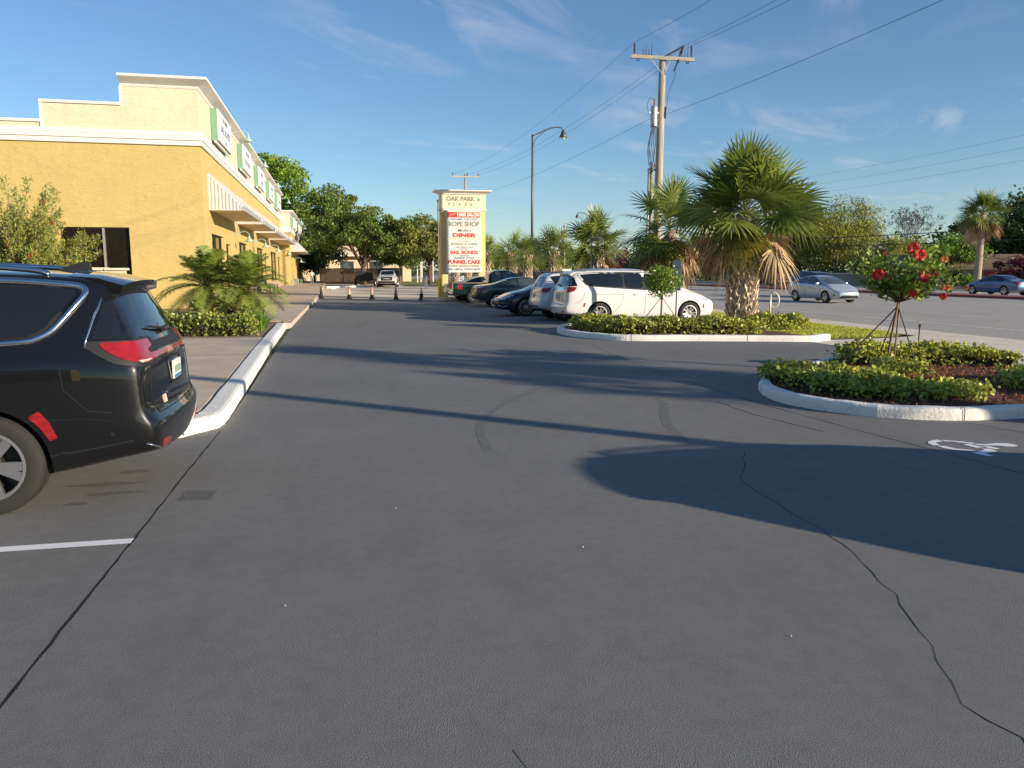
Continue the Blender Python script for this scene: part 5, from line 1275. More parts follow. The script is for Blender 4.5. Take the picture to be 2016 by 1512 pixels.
# strap-leaved clump
def blades(name, label, base, n, L_, w, m, seed, spread=.9):
    rng = np.random.default_rng(seed); t = thing(name, label, 'plant', base); V = []; F = []
    for i in range(n):
        a = rng.random()*6.283; r = rng.random()*.12; e = rng.uniform(.15, spread); l = L_*rng.uniform(.6, 1.1)
        d = Vector((math.cos(a), math.sin(a), 0)); s = Vector((-d.y, d.x, 0))*w; p0 = d*r; b = len(V)
        for k in range(5):
            u = k/4; p = p0+d*(e*l*u**1.3)+Vector((0, 0, l*(u-.55*e*u*u))); ww = s*(1-u*.9)
            V += [p-ww, p+ww]
            if k: F.append((b+2*k-2, b+2*k-1, b+2*k+1, b+2*k))
    mk('leaves', V, F, m, t)
blades('strap_leaf_clump', 'bright strap-leaved clump at the end of the white painted kerb', (-1.98, 22.6, .12), 230, .72, .014, leafmat('leaf_strap', (.15, .26, .035)), 3)

# --- pinnate palms (pygmy dates)
L_date = leafmat('leaf_date_palm', (.22, .29, .05), .35, rough=.4); M_dtrunk = mat('date_palm_trunk', (.20, .10, .05), .95, var=.5, vscale=14, bump=1, bscale=25, bdist=.05)
def date_palm(label, base, th, lean, nf, fl, seed):
    rng = np.random.default_rng(seed); t = thing('pygmy_date_palm', label, 'palm', base, 0, 'pygmy date palms in the bed'); mb = MB()
    top = Vector((lean[0], lean[1], th)); P = smooth_path([(0, 0, -.1), (lean[0]*.35, lean[1]*.35, th*.5), tuple(top)], 6)
    mb.tube(P, list(np.linspace(.15, .12, len(P))), 12)
    for k in range(130):
        u = rng.random(); p = Vector(P[0]).lerp(top, u); 
        p = Vector(P[min(int(u*(len(P)-1)), len(P)-1)]); a = k*2.4; d = Vector((math.cos(a), math.sin(a), .5)); q = p+d*.11+Vector((0, 0, rng.uniform(-.06, .06)))
        mb.tube([q, q+d*.06], [.03, .012], 4)
    mb.build('trunk', M_dtrunk, t)
    V = []; F = []; st_ = MB()
    for i in range(nf):
        a = i*2.39996+rng.normal()*.15; el = R(np.interp(i/nf, [0, .5, 1], [86, 50, -12]))+rng.normal()*.1; l = fl*rng.uniform(.85, 1.1)*(1. if i > 3 else .8)
        d = Vector((math.cos(a), math.sin(a), 0)); pts = []
        g = rng.uniform(.42, .72)
        for k in range(15):
            u = k/14; x = math.cos(el)*l*u; z = math.sin(el)*l*u-g*l*u*u*.75
            pts.append(top+d*(x*(1-.18*u))+Vector((0, 0, z)))
        st_.tube(pts, list(np.linspace(.014, .004, 15)), 4)
        for k in range(12, 72):
            u = k/72; fi = u*14; j = min(int(fi), 13); p = pts[j].lerp(pts[j+1], fi-j); tn = (pts[j+1]-pts[j]).normalized()
            sd = tn.cross(Vector((0, 0, 1))).normalized(); nr = sd.cross(tn)
            ll = .38*math.sin(math.pi*min(1, .12+u*.88))**.6*(1.05-.3*u)+.04
            for s in (-1, 1):
                dd = (sd*s*.85+tn*.55+nr*rng.uniform(-.12, .3)); dd.normalize(); w = nr.cross(dd).normalized()*.0075
                if w.length < .001: continue
                b = len(V); p2 = p+dd*ll*.55; p3 = p+dd*ll+Vector((0, 0, -.13*ll-.02))
                wv = tn*.009
                V += [p-wv, p+wv, p2+wv*.9, p2-wv*.9, p3]; F += [(b, b+1, b+2, b+3), (b+3, b+2, b+4)]
    mk('fronds', V, F, L_date, t); st_.build('frond_stems', mat('frond_stem', (.16, .18, .04), .6), t)
date_palm('left pygmy date palm with thicker crown in the hedge bed', (-3.78, 26.6, .12), 1.12, (-.1, 0), 58, 2.0, 1)
date_palm('right pygmy date palm leaning towards the walkway', (-3.0, 26.1, .12), 1.05, (.3, .1), 54, 1.85, 2)

# --- fan palms (sabals)
L_fan = leafmat('leaf_fan_palm', (.19, .24, .05), .3, rough=.38); L_fany = leafmat('leaf_fan_yellow', (.22, .20, .03), .3); L_fand = mat('dead_frond', (.44, .31, .18), .8, island=.45, trans=.15, var=.3, vscale=2)
M_ptrunk = mat('palm_trunk', (.36, .29, .21), .95, var=.35, vscale=9, bump=1, bscale=18, bdist=.04); M_boot = mat('palm_boot', (.60, .50, .38), .9, island=.4, bump=.6, bscale=30)
def frond(V, F, SV, SF, rng, top, az, el, pl, bl, nleaf=30, droop=.5, w=.022, sag=.25, roll=.55):
    M = Matrix.Translation(top) @ Matrix.Rotation(az, 4, 'Z')
    ce, se = math.cos(el), math.sin(el)
    pet = [Vector((ce*pl*u, 0, se*pl*u-sag*pl*u*u)) for u in (0, .35, .7, 1.)]
    tn = (pet[-1]-pet[-2]).normalized(); sd = Vector((0, 1, 0)); nr = tn.cross(sd)*-1
    if nr.z < 0 and el > -1.2: nr = -nr
    rq = Matrix.Rotation(rng.normal()*roll, 3, tn); sd = rq @ sd; nr = rq @ nr
    b = len(SV)
    for i, p in enumerate(pet):
        r = .022*(1-.5*i/3)
        SV.extend([tuple(M @ (p+sd*r)), tuple(M @ (p-sd*r*.5+nr*r)), tuple(M @ (p-sd*r*.5-nr*r))])
        if i:
            o = b+3*(i-1)
            for k in range(3): SF.append((o+k, o+(k+1) % 3, o+3+(k+1) % 3, o+3+k))
    hub = pet[-1]
    for i in range(nleaf):
        t = (i+.5)/nleaf*2-1; th = t*R(125)
        l = bl*(1-.28*abs(t)**2)*rng.uniform(.9, 1.08)
        # costapalmate: middle leaflets start further out along the rib
        st_ = hub+tn*(bl*.28*(1-abs(t)))
        d = tn*math.cos(th)+sd*math.sin(th)+nr*(.16*abs(math.sin(th)) + (.05 if i % 2 else -.05)); d.normalize()
        ws = nr.cross(d).normalized(); b = len(V); n = 4
        for k in range(n):
            u = k/(n-1); p = st_+d*l*u+Vector((0, 0, -droop*l*u**2.4*(.35+.65*abs(t)+.3*rng.random())))
            ww = ws*w*(.55+1.3*u if u < .45 else 1.15*(1-u)/.55+.08)
            V.extend([tuple(M @ (p-ww)), tuple(M @ (p+ww))])
            if k: F.append((b+2*k-2, b+2*k-1, b+2*k+1, b+2*k))
def fan_palm(label, base, th, r0, cr_, nf, seed, ndead=0, nyel=0, boots=0., lean=(0, 0), nleaf=30, group='sabal palms along the road verge', boot_to=1., dl=.9, elo=-38):
    rng = np.random.default_rng(seed); t = thing('sabal_palm', label, 'palm', base, 0, group); mb = MB()
    top = Vector((lean[0], lean[1], th)); P = smooth_path([(0, 0, -.1), (lean[0]*.3, lean[1]*.3, th*.5), tuple(top)], 8)
    mb.tube(P, [r0*(1.15-.2*i/len(P)) for i in range(len(P))], 16); mb.build('trunk', M_ptrunk, t, smooth=True)
    if boots:
        bb = MB(); nrow = int(th*boots*5.2); 
        for k in range(nrow):
            u = (k+.5)/nrow*boot_to; p = Vector(P[min(int(u*(len(P)-1)+.5), len(P)-1)]); p.z = u*th
            for j in range(6):
                a = 2*math.pi*(j+.5*(k % 2))/6+rng.normal()*.08; rr = r0*(1.12-.18*u)
                for s in (-1, 1):
                    d = Vector((math.cos(a), math.sin(a), 0)); s_ = Vector((-math.sin(a), math.cos(a), 0))*s; pz = p+d*rr
                    q0 = pz+Vector((0, 0, -.19)); q1 = pz+s_*rr*.50+d*.09*rng.uniform(.5, 1.7)+Vector((0, 0, .19*rng.uniform(.8, 1.3)))
                    w_ = Vector((0, 0, 1)).cross(s_).normalized()
                    up = Vector((0, 0, .062)); V = [q0-up+d*.0, q0+up, q1+up*.7, q1-up*.7]; V2 = [v+d*.045 for v in V]
                    bb.add(V+V2, [(0, 1, 2, 3), (7, 6, 5, 4), (0, 4, 5, 1), (1, 5, 6, 2), (2, 6, 7, 3), (3, 7, 4, 0)])
        bb.build('leaf_boots', M_boot, t)
    V, F, SV, SF = [], [], [], []
    for i in range(nf):
        u = i/nf; az = i*2.39996+rng.normal()*.2; el = R(np.interp(u, [0, .2, 1], [84, 55, elo]))+rng.normal()*.18
        frond(V, F, SV, SF, rng, tuple(top+Vector((0, 0, .25*(1-u)))), az, el, cr_*rng.uniform(.26, .58), cr_*rng.uniform(.42, .52), nleaf, droop=.14+.26*u, w=.031*cr_/1.9, sag=.10)
    mk('crown', V, F, L_fan, t)
    if nyel:
        V2, F2 = [], []
        for i in range(nyel): frond(V2, F2, SV, SF, rng, tuple(top-Vector((0, 0, .1))), R(-119)+(i-.5)*.8, R(-38)+rng.normal()*.1, cr_*.22, cr_*.40, nleaf, droop=.75, w=.022*cr_/1.9, sag=.3)
        mk('yellowing_fronds', V2, F2, L_fany, t)
    mk('frond_stems', SV, SF, mat('fan_stem', (.17, .17, .05), .6), t)
    if ndead:
        V, F, SV, SF = [], [], [], []
        i = 0; k = 0
        while k < ndead:
            az = i*2.39996; i += 1
            if abs(((az+R(119)+math.pi) % (2*math.pi))-math.pi) < 1.0: continue
            k += 1
            frond(V, F, SV, SF, rng, tuple(top-Vector((0, 0, .15+.3*rng.random()))), az, R(-22)+rng.normal()*.28, cr_*dl*rng.uniform(.28, .48), cr_*.36*rng.uniform(.8, 1.1), 20, droop=.95, w=.03*cr_/1.9, sag=.45)
        mk('dead_fronds', V+SV, F+[tuple(q+len(V) for q in f) for f in SF], L_fand, t)
    return t
fan_palm('big bushy sabal palm with criss-cross trunk on the lawn', (14.35, 26.0, .03), 3.65, .36, 2.65, 46, 1, ndead=22, nyel=2, boots=1., nleaf=38, boot_to=.92, elo=-14, dl=1.)
fan_palm('leaning sabal palm with brown skirt left behind the big one', (14.2, 30.6, .03), 3.3, .25, 2.2, 26, 2, ndead=40, nyel=2, boots=0, nleaf=30, lean=(-.6, .2), elo=-35)
px5 = fan_palm('tallest of the small sabals, right of the street lamp', (13.0, 38.2, .03), 2.85, .25, 2.0, 34, 3, ndead=4, boots=1., nleaf=24, elo=-30)
fan_palm('second small sabal left of the tallest, before the red bougainvillea', (14.2, 50.5, .03), 2.75, .22, 1.95, 28, 4, ndead=3, boots=1., nleaf=20, elo=-45)
fan_palm('small sabal just left of the street lamp post', (14.0, 56.8, .03), 2.7, .21, 1.75, 26, 5, ndead=2, boots=1., nleaf=18)
fan_palm('small sabal in the middle of the row behind the charcoal sedan', (13.9, 61.5, .03), 3.0, .22, 1.85, 26, 6, ndead=3, boots=1., nleaf=18)
fan_palm('small upright sabal nearest the plaza sign on its right', (13.6, 70.5, .03), 3.2, .22, 1.6, 24, 7, ndead=2, boots=1., nleaf=18)
fan_palm('tall sabal with brown skirt across the street at the right', (48.6, 52.0, 0), 6.0, .24, 2.1, 44, 8, ndead=26, nyel=2, boots=0, nleaf=22, group='tall sabals', elo=-30)
fan_palm('sabal palm on the verge right of the near island', (15.6, 3.05, 0), 4.4, .3, 1.8, 30, 9, ndead=4, boots=.8, nleaf=24)
fan_palm('short sabal palm on the verge beside the parked grey minivan', (15.7, .6, 0), 3.7, .22, 1.15, 18, 10, ndead=0, boots=.8, nleaf=24)
for i, x in enumerate([11.2, 13.1]):
    fan_palm(['small sabal trunk seen under the left half of the sign panel', 'small sabal trunk seen under the right half of the sign panel'][i], (x, 74+4*i, .03), 3.3, .25, 1.7, 22, 11+i, ndead=3, boots=1., nleaf=18)

# --- bottlebrush bush at the end wall
rng = np.random.default_rng(8)
t = thing('bottlebrush_bush', 'loose green bush with red bottlebrush flowers at the left edge', 'bush', (-11.6, 33.4, .1)); mb = MB(); P = []; D = []; FL = []
for k in range(120):
    a = rng.random()*6.283; e = rng.uniform(.1, 1.15); l = rng.uniform(2.2, 5.6)*(1-.30*e); d = Vector((math.cos(a)*e*.85, math.sin(a)*e*.6, 1)).normalized()
    p0 = Vector((rng.normal()*.3, rng.normal()*.3, .2)); pts = [p0+d*l*u+Vector((math.cos(a), math.sin(a), 0))*(.35*u*u)+Vector(rng.normal(size=3))*.05 for u in np.linspace(0, 1, 8)]
    mb.tube(pts, list(np.linspace(.03, .006, 8)), 4)
    for j in range(420):
        u = rng.uniform(.22, 1.02); i = min(int(u*7), 6); p = pts[i].lerp(pts[i+1], min(u*7-i, 1.)); o = rng.normal(size=3)*np.array([.13, .13, .10])*(1.6-u); P.append(tuple(p+Vector(o))); D.append(tuple(d*.7+Vector(o)*3))
    if rng.random() < .4: FL.append(pts[-2] if rng.random() < .5 else pts[-3])
mb.build('stems', M_barkg, t); V, F = leaf_quads(np.array(P), .14, .26, rng, D=np.array(D)); mk('foliage', V, F, leafmat('leaf_bottlebrush', (.30, .34, .08), .4), t)
for p in FL:
    q = np.array(p)+rng.normal(size=(40, 3))*np.array([.04, .04, .07]); V, F = leaf_quads(q, .09, .25, rng); mk('flower', V, F, mat('bottlebrush_red', (.45, .04, .03), .7, island=.4), t)

# --- hibiscus standard with stakes
rng = np.random.default_rng(21)
t = thing('hibiscus_tree', 'small staked hibiscus tree with red flowers on the near island', 'flowering tree', (9.07, 11.48, .1)); mb = MB()
mb.tube(smooth_path([(0, 0, -.05), (.03, 0, .4), (.09, .0, .8), (.14, 0, 1.14)], 4), .020, 8)
mb.tube(smooth_path([(.16, .05, -.05), (.17, .03, .5), (.16, .0, 1.12)], 4), .013, 8)
tips = []; C0 = Vector((.14, 0, 1.12))
P = []; D = []
for k in range(46):
    a = rng.random()*6.283; e = rng.uniform(.25, 1.6) if k > 5 else 2.3; l = rng.uniform(.6, 1.0) if e < 1.9 else .9
    d = Vector((math.cos(a)*e, math.sin(a)*e, 1.05)).normalized(); pts = smooth_path([C0, C0+d*l*.45+Vector((0, 0, -.03)), C0+d*l+Vector((0, 0, .10*rng.normal()+.05))], 5)
    mb.tube(pts, list(np.linspace(.011, .003, len(pts))), 5); tips.append(pts[-1])
    for j in range(44):
        u = rng.uniform(.42, 1.04); i = min(int(u*(len(pts)-1)), len(pts)-2); o = rng.normal(size=3)*.055; P.append(tuple(pts[i].lerp(pts[i+1], .5)+Vector(o))); D.append(tuple(d*.4+Vector(o)*8))
mb.build('trunk', mat('hibiscus_bark', (.20, .13, .09), .9, var=.3, vscale=20), t, smooth=True)
V, F = leaf_quads(np.array(P), .088, .62, rng, D=np.array(D)); mk('foliage', V, F, leafmat('leaf_hibiscus', (.22, .30, .05), .55, rough=.3), t)
M_hib = mat('hibiscus_petal', (.62, .03, .022), .5, trans=.25); M_hibp = mat('hibiscus_faded', (.62, .16, .06), .6, trans=.2); M_sta = mat('stamen_yellow', (.7, .4, .05), .6)
def hib_flower(p, n, r, m):
    n = Vector(n).normalized(); a = n.cross(Vector((0, 0, 1))).normalized(); b = n.cross(a); V = []; F = []
    for k in range(5):
        t0 = 2*math.pi*k/5
        ctr = a*math.cos(t0)+b*math.sin(t0); sd = -a*math.sin(t0)+b*math.cos(t0); o = len(V)
        for i, (u, w_, h_) in enumerate([(.02, .08, 0), (.4, .42, .22), (.75, .62, .28), (1., .36, .10)]):
            V += [p+(ctr*u-sd*w_+n*(h_+.08))*r, p+(ctr*u+n*(h_-.05))*r, p+(ctr*u+sd*w_+n*h_)*r]
            if i: F += [(o+3*i-3, o+3*i-2, o+3*i+1, o+3*i), (o+3*i-2, o+3*i-1, o+3*i+2, o+3*i+1)]
    f = mk('flower', V, F, m, t, smooth=True)
    s = MB(); s.tube([p, p+n*r*.9], [r*.05, r*.06], 5); s.build('stamen', M_sta, f)
cd = Vector((-.55, -.8, .15))
for (px, py, r, m) in [(1757, 490, .092, M_hib), (1769, 503, .098, M_hib), (1693, 540, .088, M_hib), (1780, 545, .10, M_hib), (1802, 537, .06, M_hib), (1816, 511, .06, M_hibp), (1705, 499, .04, M_hibp), (1762, 577, .06, M_hib), (1824, 566, .065, M_hibp), (1820, 583, .055, M_hib), (1862, 566, .035, M_hibp), (1760, 548, .03, M_hibp)]:
    du = (px-1745)/118.; p = Vector((.975*du-.22*.42, -.22*du-.975*.42, 1.65-(py-532)/122.)); hib_flower(p, cd+Vector(rng.normal(size=3))*.25, r, m)
mb = MB(); st0 = C0+Vector((0, 0, -.06))
for (x, y) in [(-.62, .45), (.42, -.22), (.2, .55)]:
    mb.tube([st0, (x, y, .0)], .011, 6)
mb.build('stake_wire', mat('stake_dark', (.045, .04, .035), .8), t)
# --- round clipped tree by the white minivan
rng = np.random.default_rng(31)
t = thing('round_tree', 'small staked round-headed tree in front of the white minivan', 'tree', (8.9, 20.6, .1)); mb = MB()
mb.tube(smooth_path([(0, 0, -.05), (.02, 0, .5), (.03, .02, 1.05)], 4), [.035]*4+[.03]*5, 8)
for k in range(16):
    a = rng.random()*6.283; d = Vector((math.cos(a)*.5, math.sin(a)*.5, .9)); mb.tube([(.03, .02, .98), Vector((.03, .02, .98))+d*.35, Vector((.03, .02, .98))+d*.62], [.012, .008, .004], 4)
mb.build('trunk', M_barkg, t, smooth=True)
v = rng.normal(size=(2300, 3)); v /= np.linalg.norm(v, axis=1, keepdims=True); P = v*(rng.random(2300)**.45)[:, None]*np.array([.54, .54, .46])*(1+.16*np.sin(v[:, :1]*7+v[:, 1:2]*5))+np.array([.02, 0, 1.36])
V, F = leaf_quads(P, .075, .55, rng, D=v*.6); mk('foliage', V, F, leafmat('leaf_round', (.20, .29, .045), .5, rough=.35), t)
mb = MB()
for (x, y) in [(-.75, -.1), (-.5, .5), (.75, .1), (.55, -.4)]: mb.tube([(.03, .02, .92), (x, y, .02)], .012, 6)
mb.build('stake', mat('stake_wood', (.36, .28, .18), .9), t)
# ------------------------------------------------------------------ utility poles and wires
M_wood = mat('pole_wood', (.36, .32, .245), .9, var=.35, vscale=2.5, stretch=(6, 6, .5), bump=.5, bscale=10)
M_arm = mat('crossarm_wood', (.42, .39, .31), .9, var=.15, vscale=5); M_iron = mat('dark_iron', (.03, .03, .035), .6); M_gal = mat('galvanised', (.42, .43, .44), .5, metal=.6, var=.1)
M_wire = mat('wire_dark', (.03, .03, .032), .6); M_ins = mat('insulator_brown', (.10, .05, .045), .3, coat=.5)
PX, PY = 16.1, 38.
t = thing('utility_pole', 'near wooden utility pole with crossarm and grey transformer', 'utility pole', (PX, PY, 0))
mb = MB(); mb.tube([(0, 0, -.1), (.02, 0, 6), (.07, 0, 12.0)], [.225, .20, .165], 14); mb.build('pole', M_wood, t, smooth=True)
A = Vector((-1.52, .34, 12.12)); B = Vector((1.5, -.34, 11.95)); D = (B-A).normalized()
mb = MB(); Mx = Matrix.Translation((A+B)/2+Vector((0, -.18, 0))) @ D.to_track_quat('X', 'Z').to_matrix().to_4x4(); mb.box(-1.56, 1.56, -.06, .06, -.085, .085, Mx); mb.build('crossarm', M_arm, t, bevel=.008)
mb = MB(); mb.tube([(0, -.15, 11.3), A.lerp(B, .3)+Vector((0, -.22, -.05))], .02, 5); mb.tube([(.1, -.15, 11.3), A.lerp(B, .62)+Vector((0, -.22, -.05))], .02, 5); mb.build('brace', M_gal, t)
ins = []
for u in (.05, .95):
    p = A.lerp(B, u)+Vector((0, -.18, .065)); mb = MB(); pr = [(.035, 0), (.03, .1)]
    for k in range(7): pr += [(.03, .12+k*.06), (.065, .14+k*.06), (.03, .16+k*.06)]
    mb.lathe(pr+[(.03, .58), (.001, .62)], 10, tuple(p)); mb.build('insulator', M_ins, t); ins.append(p+Vector((0, 0, .6)))
mb = MB()
for u in (.19, .235, .28, .325, .76, .805, .85, .895):
    p = A.lerp(B, u)+Vector((0, -.18, .066)); h = .62 if int(u*1000) % 2 else .42
    mb.lathe([(.04, 0), (.03, .06), (.025, .1), (.004, h)], 6, tuple(p))
mb.build('bird_spike', M_iron, t)
mb = MB()
for u in (.11, .74, .89):
    p = A.lerp(B, u)+Vector((0, -.18, -.07)); mb.tube([p+Vector((-.07, 0, 0)), p+Vector((-.05, 0, -.12)), p+Vector((.05, 0, -.12)), p+Vector((.07, 0, 0))], .025, 5)
mb.build('arm_bracket', M_iron, t)
top = Vector((1.02, -.3, 12.62)); mb = MB(); mb.tube([(.0, -.2, 12.05), top], .045, 6); mb.tube([top, (.48, -.45, 11.38)], .04, 6); mb.tube([top-Vector((.1, 0, .1)), (.75, -.35, 12.05)], .02, 5); mb.build('switch_arm', M_iron, t)
mb = MB(); mb.tube([(.6, -.3, 11.6), (.62, -.3, 11.2), (.3, -.25, 10.4), (.24, -.2, 9.6), (.2, -.2, 9.2)], .012, 5); mb.build('drop_wire', M_wire, t)
mb = MB(); mb.lathe([(.15, 0), (.17, .04), (.17, .92), (.13, 1.0), (.001, 1.02)], 18, (-.34, -.05, 8.78)); o = mb.build('transformer', M_gal, t, smooth=False)
mb = MB(); mb.lathe([(.03, 0), (.045, .1), (.03, .3), (.012, .34)], 8, (-.36, -.1, 9.78)); mb.build('bushing', M_ins, o)
mb = MB(); mb.box(-.6, .1, -.1, 0, 9.42, 9.5); mb.build('mounting_bracket', M_gal, t)
rg = random.Random(6)
for k in range(7):
    a = Vector((-.34+rg.uniform(-.1, .1), -.2, 8.8+rg.uniform(-.1, .3))); b = Vector((-.55+rg.uniform(-.3, .25), -.25, 7.0+rg.uniform(-.5, .3))); c = Vector((-.33, .0, 6.75))
    mb = MB(); mb.tube(smooth_path([a, a.lerp(b, .5)+Vector((rg.uniform(-.25, .1), 0, 0)), b, b+Vector((rg.uniform(-.1, .2), 0, -.25)), c], 6), .016, 5); mb.build('service_cable', M_wire, t, smooth=True)
mb = MB(); mb.tube(smooth_path([(-.36, -.1, 10.1), (-.6, -.1, 10.15), (-.72, -.1, 9.8), (-.66, -.1, 9.5)], 5), .012, 5); mb.build('service_cable', M_wire, t)
mb = MB(); mb.tube([(.22, -.12, 9.2), (.22, -.12, 9.75)], .045, 6); mb.build('fuse_cutout', M_iron, t)
for (x, r, h, m, lb) in [(-.36, .09, 6.9, 'conduit_brown', 'conduit_brown'), (-.52, .055, 6.6, 'conduit_grey', '')]:
    mb = MB(); mb.tube([(x, .0, -.1), (x, 0, h)], r, 10); mb.build('conduit', M_ptrunk if m == 'conduit_brown' else M_gal, t, smooth=True)
mb = MB(); mb.lathe([(.02, 0), (.11, .03), (.10, .16), (.02, .22)], 10, (-.36, 0, 6.92)); mb.lathe([(.02, 0), (.08, .03), (.07, .13), (.02, .18)], 10, (-.52, 0, 6.62)); mb.build('weather_head', M_gal, t)
def far_pole(label, x, y, h, arm=1.5, az=0.):
    t = thing('utility_pole', label, 'utility pole', (x, y, 0), az); mb = MB(); mb.tube([(0, 0, -.1), (0, 0, h)], [.18, .12], 10); mb.build('pole', M_wood, t, smooth=True)
    mb = MB(); mb.box(-arm, arm, -.16, -.05, h-.35, h-.22); mb.build('crossarm', M_arm, t)
    for x_ in (-arm+.1, .2, arm-.1):
        mb = MB(); mb.lathe([(.04, 0), (.06, .1), (.04, .2), (.06, .25), (.02, .34)], 8, (x_, -.1, h-.22)); mb.build('insulator', M_ins, t)
    return t
far_pole('far wooden utility pole standing behind the plaza sign', 14.4, 87, 12.1)
far_pole('wooden utility pole on the verge beside the street crossing', 16.2, -4.2, 12.6)
far_pole('wooden utility pole across the street beyond the tall sabal', 57.5, 20, 14.5)
far_pole('distant wooden utility pole across the street behind the big palm', 57.5, 125, 14.5)
def wire(name, label, pts, sag, r=.008, group='overhead wires'):
    mb = MB()
    for a, b in zip(pts[:-1], pts[1:]):
        a = Vector(a); b = Vector(b); P = [a.lerp(b, u)-Vector((0, 0, sag*4*u*(1-u))) for u in np.linspace(0, 1, 25)]; mb.tube(P, r, 4, cap=False)
    tag(mb.build(name, M_wire), label, 'wire', group)
I0 = ins[0]+Vector((PX, PY, 0)); I1 = ins[1]+Vector((PX, PY, 0)); TT = top+Vector((PX, PY, 0)); NT = Vector((PX+.25, PY-.1, 9.4))
wire('power_line', 'upper wire over the left end of the near pole crossarm', [(14.75, -4.3, 12.6), I0, (12.95, 87, 12.05)], .9)
wire('power_line', 'upper wire over the dark switch arm of the near pole', [(16.3, -4.3, 12.6), TT, (14.6, 87, 12.05)], .9)
wire('power_line', 'upper wire over the right end of the near pole crossarm', [(17.6, -4.3, 12.6), I1, (15.8, 87, 12.05)], .9)
wire('neutral_line', 'lower wire passing the transformer of the near pole', [(16.35, -4.3, 9.6), NT, (15.7, PY, 9.25), (14.5, 87, 9.6)], .5)
for k, (x, z) in enumerate([(57.6, 14.3), (57.6, 13.25), (57.6, 12.2)]):
    wire('power_line', ['highest', 'middle', 'lowest'][k]+' of three wires crossing the right sky above the palm', [(x, -60, z+.3), (x, 20, z), (x, 125, z)], 1.3)
wire('telephone_cable', 'upper black cable passing in front of the dark trees at right', [(58, -20, 6.2), (58, 20, 6.1), (46, 80, 5.0), (57.5, 125, 7)], .5, .035)
wire('telephone_cable', 'lower black cable passing in front of the dark trees at right', [(58, -20, 5.2), (58, 20, 4.9), (46, 80, 4.3), (57.5, 125, 6)], .5, .03)
# ------------------------------------------------------------------ street lamp
M_lp = mat('lamp_bronze', (.085, .085, .09), .45, metal=.4)
def lamp(label, x, y, h, arm, r=.09):
    t = thing('street_lamp', label, 'street lamp', (x, y, 0)); mb = MB(); mb.tube([(0, 0, 0), (0, 0, h*.55), (0, 0, h)], [r*1.5, r*1.15, r*.8], 12); mb.lathe([(.22, 0), (.2, .5), (.14, .6)], 12); mb.build('pole', M_lp, t, smooth=True)
    mb = MB(); mb.tube(smooth_path([(0, 0, h-.15), (arm*.3, 0, h+.25), (arm*.65, 0, h+.62), (arm*.9, 0, h+.66), (arm, 0, h+.45)], 5), .055, 8); mb.tube(smooth_path([(0, 0, h-1.2), (arm*.12, 0, h-.35), (arm*.45, 0, h+.36)], 5), .03, 6); mb.build('arm', M_lp, t, smooth=True)
    mb = MB(); mb.lathe([(.05, .0), (.12, -.12), (.2, -.3), (.34, -.62), (.32, -.66), (.1, -.5)], 16, (arm, 0, h+.5)); o = mb.build('lamp_shade', M_lp, t, smooth=True)
    mb = MB(); mb.lathe([(.001, -.86), (.14, -.8), (.2, -.68), (.2, -.6)], 14, (arm, 0, h+.5)); mb.build('globe', mat('lamp_globe', (.6, .6, .56), .2, coat=.5), o, smooth=True)
lamp('tall dark street lamp with curved arm over the road', 17.1, 67.9, 13.3, 2.75)
lamp('distant dark street lamp whose arm shows left of the tallest small sabal', 44.6, 134, 11.0, -2.75)
t = thing('light_pole', 'thin dark parking light pole rising left behind the plaza sign', 'light pole', (9.4, 72, 0)); mb = MB(); mb.tube([(0, 0, 0), (0, 0, 8.05)], .055, 8); mb.build('pole', M_lp, t); mb = MB(); mb.box(-.1, .75, -.1, .1, 7.85, 7.98); mb.build('lamp_head', M_lp, t)
for i, (x, y, h) in enumerate([(17.1, 96, 9.5), (18.9, 64, 5.2)]):
    t = thing('grey_post', ['thin grey post right of the plaza sign among the small palms', 'pale grey mast behind the second small sabal'][i], 'post', (x if i else 17.6, y, 0)); mb = MB(); mb.tube([(0, 0, 0), (0, 0, h)], .07, 8); mb.lathe([(.1, h), (.12, h+.2), (.02, h+.3)], 8); mb.build('pole', M_gal, t)
# back of a road sign on the island
t = thing('sign_post', 'back of a narrow grey metal sign on a post behind the hedge', 'sign', (10.05, 22.1, .1), R(-62)); mb = MB()
mb.box(-.025, .025, -.02, .02, 0, 1.92); mb.build('post', M_gal, t); mb = MB(); mb.box(-.16, .16, -.028, -.021, 1.05, 1.95); mb.build('sign_plate', mat('sign_back_grey', (.33, .36, .38), .5, metal=.3), t, bevel=.003)
# bike loop on the lawn
t = thing('hoop_rail', 'pale bent steel pipe hoop standing at the lawn edge', 'bike rack', (14.9, 25.0, .0), R(-25)); mb = MB()
mb.tube([(0, 0, 0), (0, 0, .95)], .035, 8); mb.tube(smooth_path([(0, 0, .93), (.12, 0, .98), (.26, 0, .85), (.27, 0, .6), (.16, 0, .47), (.03, 0, .5)], 5), .028, 8); mb.build('pipe', mat('pale_pipe', (.62, .58, .5), .5, metal=.2), t, smooth=True)
t = thing('tree_stake', 'grey timber brace leaning on the palm beside the white minivan nose', 'stake', (13.3, 29.9, 0)); mb = MB(); mb.tube([(.9, -1.7, -.03), (-.1, .1, 1.25)], .05, 6); mb.build('brace', mat('weathered_timber', (.25, .23, .2), .9), t)
t = thing('sprinkler_riser', 'thin dark sprinkler riser standing above the back hedge of the near island', 'sprinkler', (10.6, 12.6, .1)); mb = MB(); mb.tube([(0, 0, 0), (0, 0, .62)], .011, 6); mb.lathe([(.02, 0), (.022, .05), (.01, .06)], 8, (0, 0, .6)); mb.build('riser', M_black, t)
